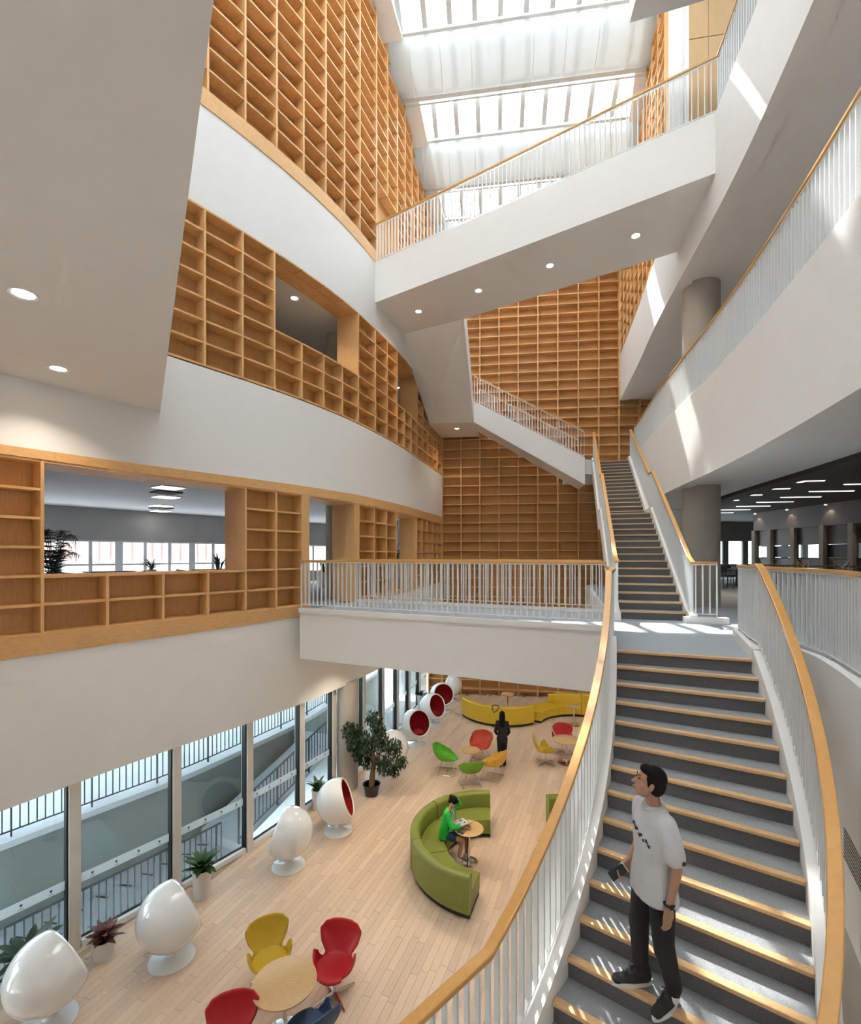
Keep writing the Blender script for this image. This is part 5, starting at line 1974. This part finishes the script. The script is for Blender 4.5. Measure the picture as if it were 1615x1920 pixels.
b = MB()
b.ball(Pw(0, -.022, .045), (.084, .098, .09), 22, 0, Rw)
loft(b, [((0, -.07, 1.18), .06, .03), ((0, -.075, 1.25), .085, .04), ((0, -.065, 1.35), .095, .05), ((0, -.045, 1.47), .092, .07), ((0, -.02, 1.56), .088, .085)])
fuse(b, 'hair', 'hair', wo, .010, 4)
b = MB()
loft(b, [((0, 0, .74), .165, .115), ((0, 0, .88), .155, .112), ((0, 0, 1.02), .125, .10), ((0, 0, 1.18), .15, .11), ((0, 0, 1.31), .165, .10), ((0, 0, 1.37), .12, .08), ((0, 0, 1.40), .07, .06)])
for k in (-1, 1):
    capsule(b, (k * .145, 0, 1.33), (k * .205, -.03, 1.06), .056, .048); capsule(b, (k * .205, -.03, 1.06), (k * .16, .10, .935), .048, .042)
fuse(b, 'jacket', 'trousers', wo, .010, 4)
b = MB()
capsule(b, (-.06, 0, .84), (.06, 0, .84), .11, .11)
for k in (-1, 1):
    capsule(b, (k * .078, 0, .84), (k * .07, 0, .46), .092, .066); capsule(b, (k * .07, 0, .46), (k * .065, k * .05, .10), .066, .058); capsule(b, (k * .065, k * .05, .10), (k * .065, k * .05, .06), .058, .060)
fuse(b, 'trousers', 'trousers', wo, .010, 4)
for k in (-1, 1):
    trainer(wo, k * .065, .05 + k * .05, 0, 'black', 'black', .86, laces=False)

# ---------------------------------------------------------------- the reader on the green sofa
rd = thing('person', 'person in a bright green jacket reading on the olive sofa', 'person', (.36, 10.20, .43), math.radians(-116))
# local: +Y where she faces, z from the seat; -X her left, +X her right
b = MB()
hp = {-1: Vector((-.085, -.02, .09)), 1: Vector((.085, -.02, .09))}
kn = {-1: Vector((-.10, .40, .06)), 1: Vector((.09, .38, .07))}
an = {-1: Vector((-.085, .40, -.33)), 1: Vector((.10, .30, -.34))}
sh_ = {-1: Vector((-.15, .06, .56)), 1: Vector((.15, .06, .56))}
el = {-1: Vector((-.245, .17, .62)), 1: Vector((.20, .20, .34))}
wr = {-1: Vector((-.13, .155, .79)), 1: Vector((.06, .38, .335))}
for k in (-1, 1):
    capsule(b, hp[k], kn[k], .078, .056); capsule(b, kn[k], an[k], .052, .034); capsule(b, an[k], an[k] + Vector((0, .10, -.05)), .032, .026)
    capsule(b, sh_[k], el[k], .042, .035); capsule(b, el[k], wr[k], .034, .024)
capsule(b, (-.05, -.03, .10), (.05, -.03, .10), .11, .11); capsule(b, (0, -.03, .1), (0, .04, .5), .10, .11, 18, ((0, 1, 0), .75))
capsule(b, (-.11, .05, .56), (.11, .05, .56), .05, .05); capsule(b, (0, .055, .57), (0, .10, .70), .043, .043)
hand(b, wr[1], (-.3, 1, -.05), (0, 0, -1), .9, .35, -1)
hand(b, wr[-1], (.6, -.35, .35), (.3, .2, -1), .9, .45, 1)
Pr, Rr = head(b, (.0, .135, .765), (0, .80, -.60), (0, .6, .8), .95)
fuse(b, 'body', 'skin', rd, .0075, 4)
face(Pr, Rr, rd, .95)
b = MB()
b.ball(Pr(0, -.024, .046), (.083, .096, .088), 22, 0, Rr); b.ball(Pr(0, -.06, .0), (.07, .06, .075), 18, 0, Rr); b.ball(Pr(0, -.105, .055), (.05, .045, .045), 16, 0, Rr)
b.ball(Pr(0, .05, .085), (.06, .04, .03), 14, 0, Rr)
fuse(b, 'hair', 'hair', rd, .009, 4)
b = MB()
capsule(b, Pr(-.09, -.13, .10), Pr(.07, -.09, .04), .005, .005, 8); b.build('hair_pin', 'bark', rd, 'all')
b = MB()
for k in (-1, 1):
    loft(b, [((k * .10, -.03, .02), .095, .13), ((k * .10, -.02, .2), .085, .115), ((k * .10, .02, .38), .085, .105), ((k * .10, .05, .53), .075, .085), ((k * .085, .05, .595), .05, .06)], 20)
    capsule(b, sh_[k], el[k], .064, .056); capsule(b, el[k], wr[k].lerp(el[k], .35), .055, .048)
loft(b, [((0, -.09, .02), .17, .07), ((0, -.08, .2), .15, .065), ((0, -.04, .4), .16, .065), ((0, .0, .56), .14, .055), ((0, .02, .61), .08, .045)], 24)
fuse(b, 'jacket', 'green_coat', rd, .010, 4)
b = MB()
loft(b, [((0, .02, .10), .12, .10), ((0, .035, .3), .115, .10), ((0, .07, .5), .105, .085), ((0, .075, .58), .06, .05)], 22)
fuse(b, 'top', 'tee', rd, .011, 4)
b = MB()
capsule(b, (-.06, -.03, .085), (.06, -.03, .085), .125, .125)
for k in (-1, 1):
    capsule(b, hp[k], hp[k].lerp(kn[k], .55), .098, .088)
fuse(b, 'shorts', 'denim', rd, .010, 4)
MB().tube([(-.05, .13, .60), (-.03, .19, .42), (.02, .195, .40), (.05, .13, .60)], .004, 6).build('cord', 'black', rd, True)
for k in (-1, 1):
    b = MB(); capsule(b, an[k] + Vector((0, 0, .04)), an[k] + Vector((0, 0, -.01)), .038, .038); b.build('sock', 'sole', rd, 'all')
    trainer(rd, an[k].x, an[k].y + .03, 8 * k, 'pot_white', 'sole', .84, z=-.43, laces=False)
# open magazine and phone on the small table
mg = thing('magazine', 'open magazine lying on the small table before the reader', 'magazine', (.68, 10.10, .712), math.radians(-60))
for k in (-1, 1):
    G = [[(k * s * .20, y, .004 + (.045 * math.sin(s * 2.2) if k < 0 else .05 * s + .10 * s * s)) for s in [i / 8 for i in range(9)]] for y in (-.135, .135)]
    o = MB().grid(G).build('page', 'paper', mg, 'all'); finish(o, .006)
    for r_ in range(4):
        for c_ in range(2):
            s = .25 + c_ * .38
            zz = .012 + (.045 * math.sin(s * 2.2) if k < 0 else .05 * s + .10 * s * s)
            MB().box((k * s * .20, -.10 + r_ * .06, zz), (.055, .034 if (r_ + c_) % 2 else .012, .0015)).build('print_block', 'ink' if (r_ + c_) % 3 == 0 else 'concrete', mg)
p2 = tag(MB().box((0, 0, 0), (.075, .15, .009)).build('phone', 'black', None, bevel=.003), 'black phone lying on the small table before the reader', 'phone')
p2.location = (.62, 9.86, .717); p2.rotation_euler = (0, 0, math.radians(55))
MB().box((0, 0, .0049), (.068, .135, .0006)).build('screen', 'blue', p2)
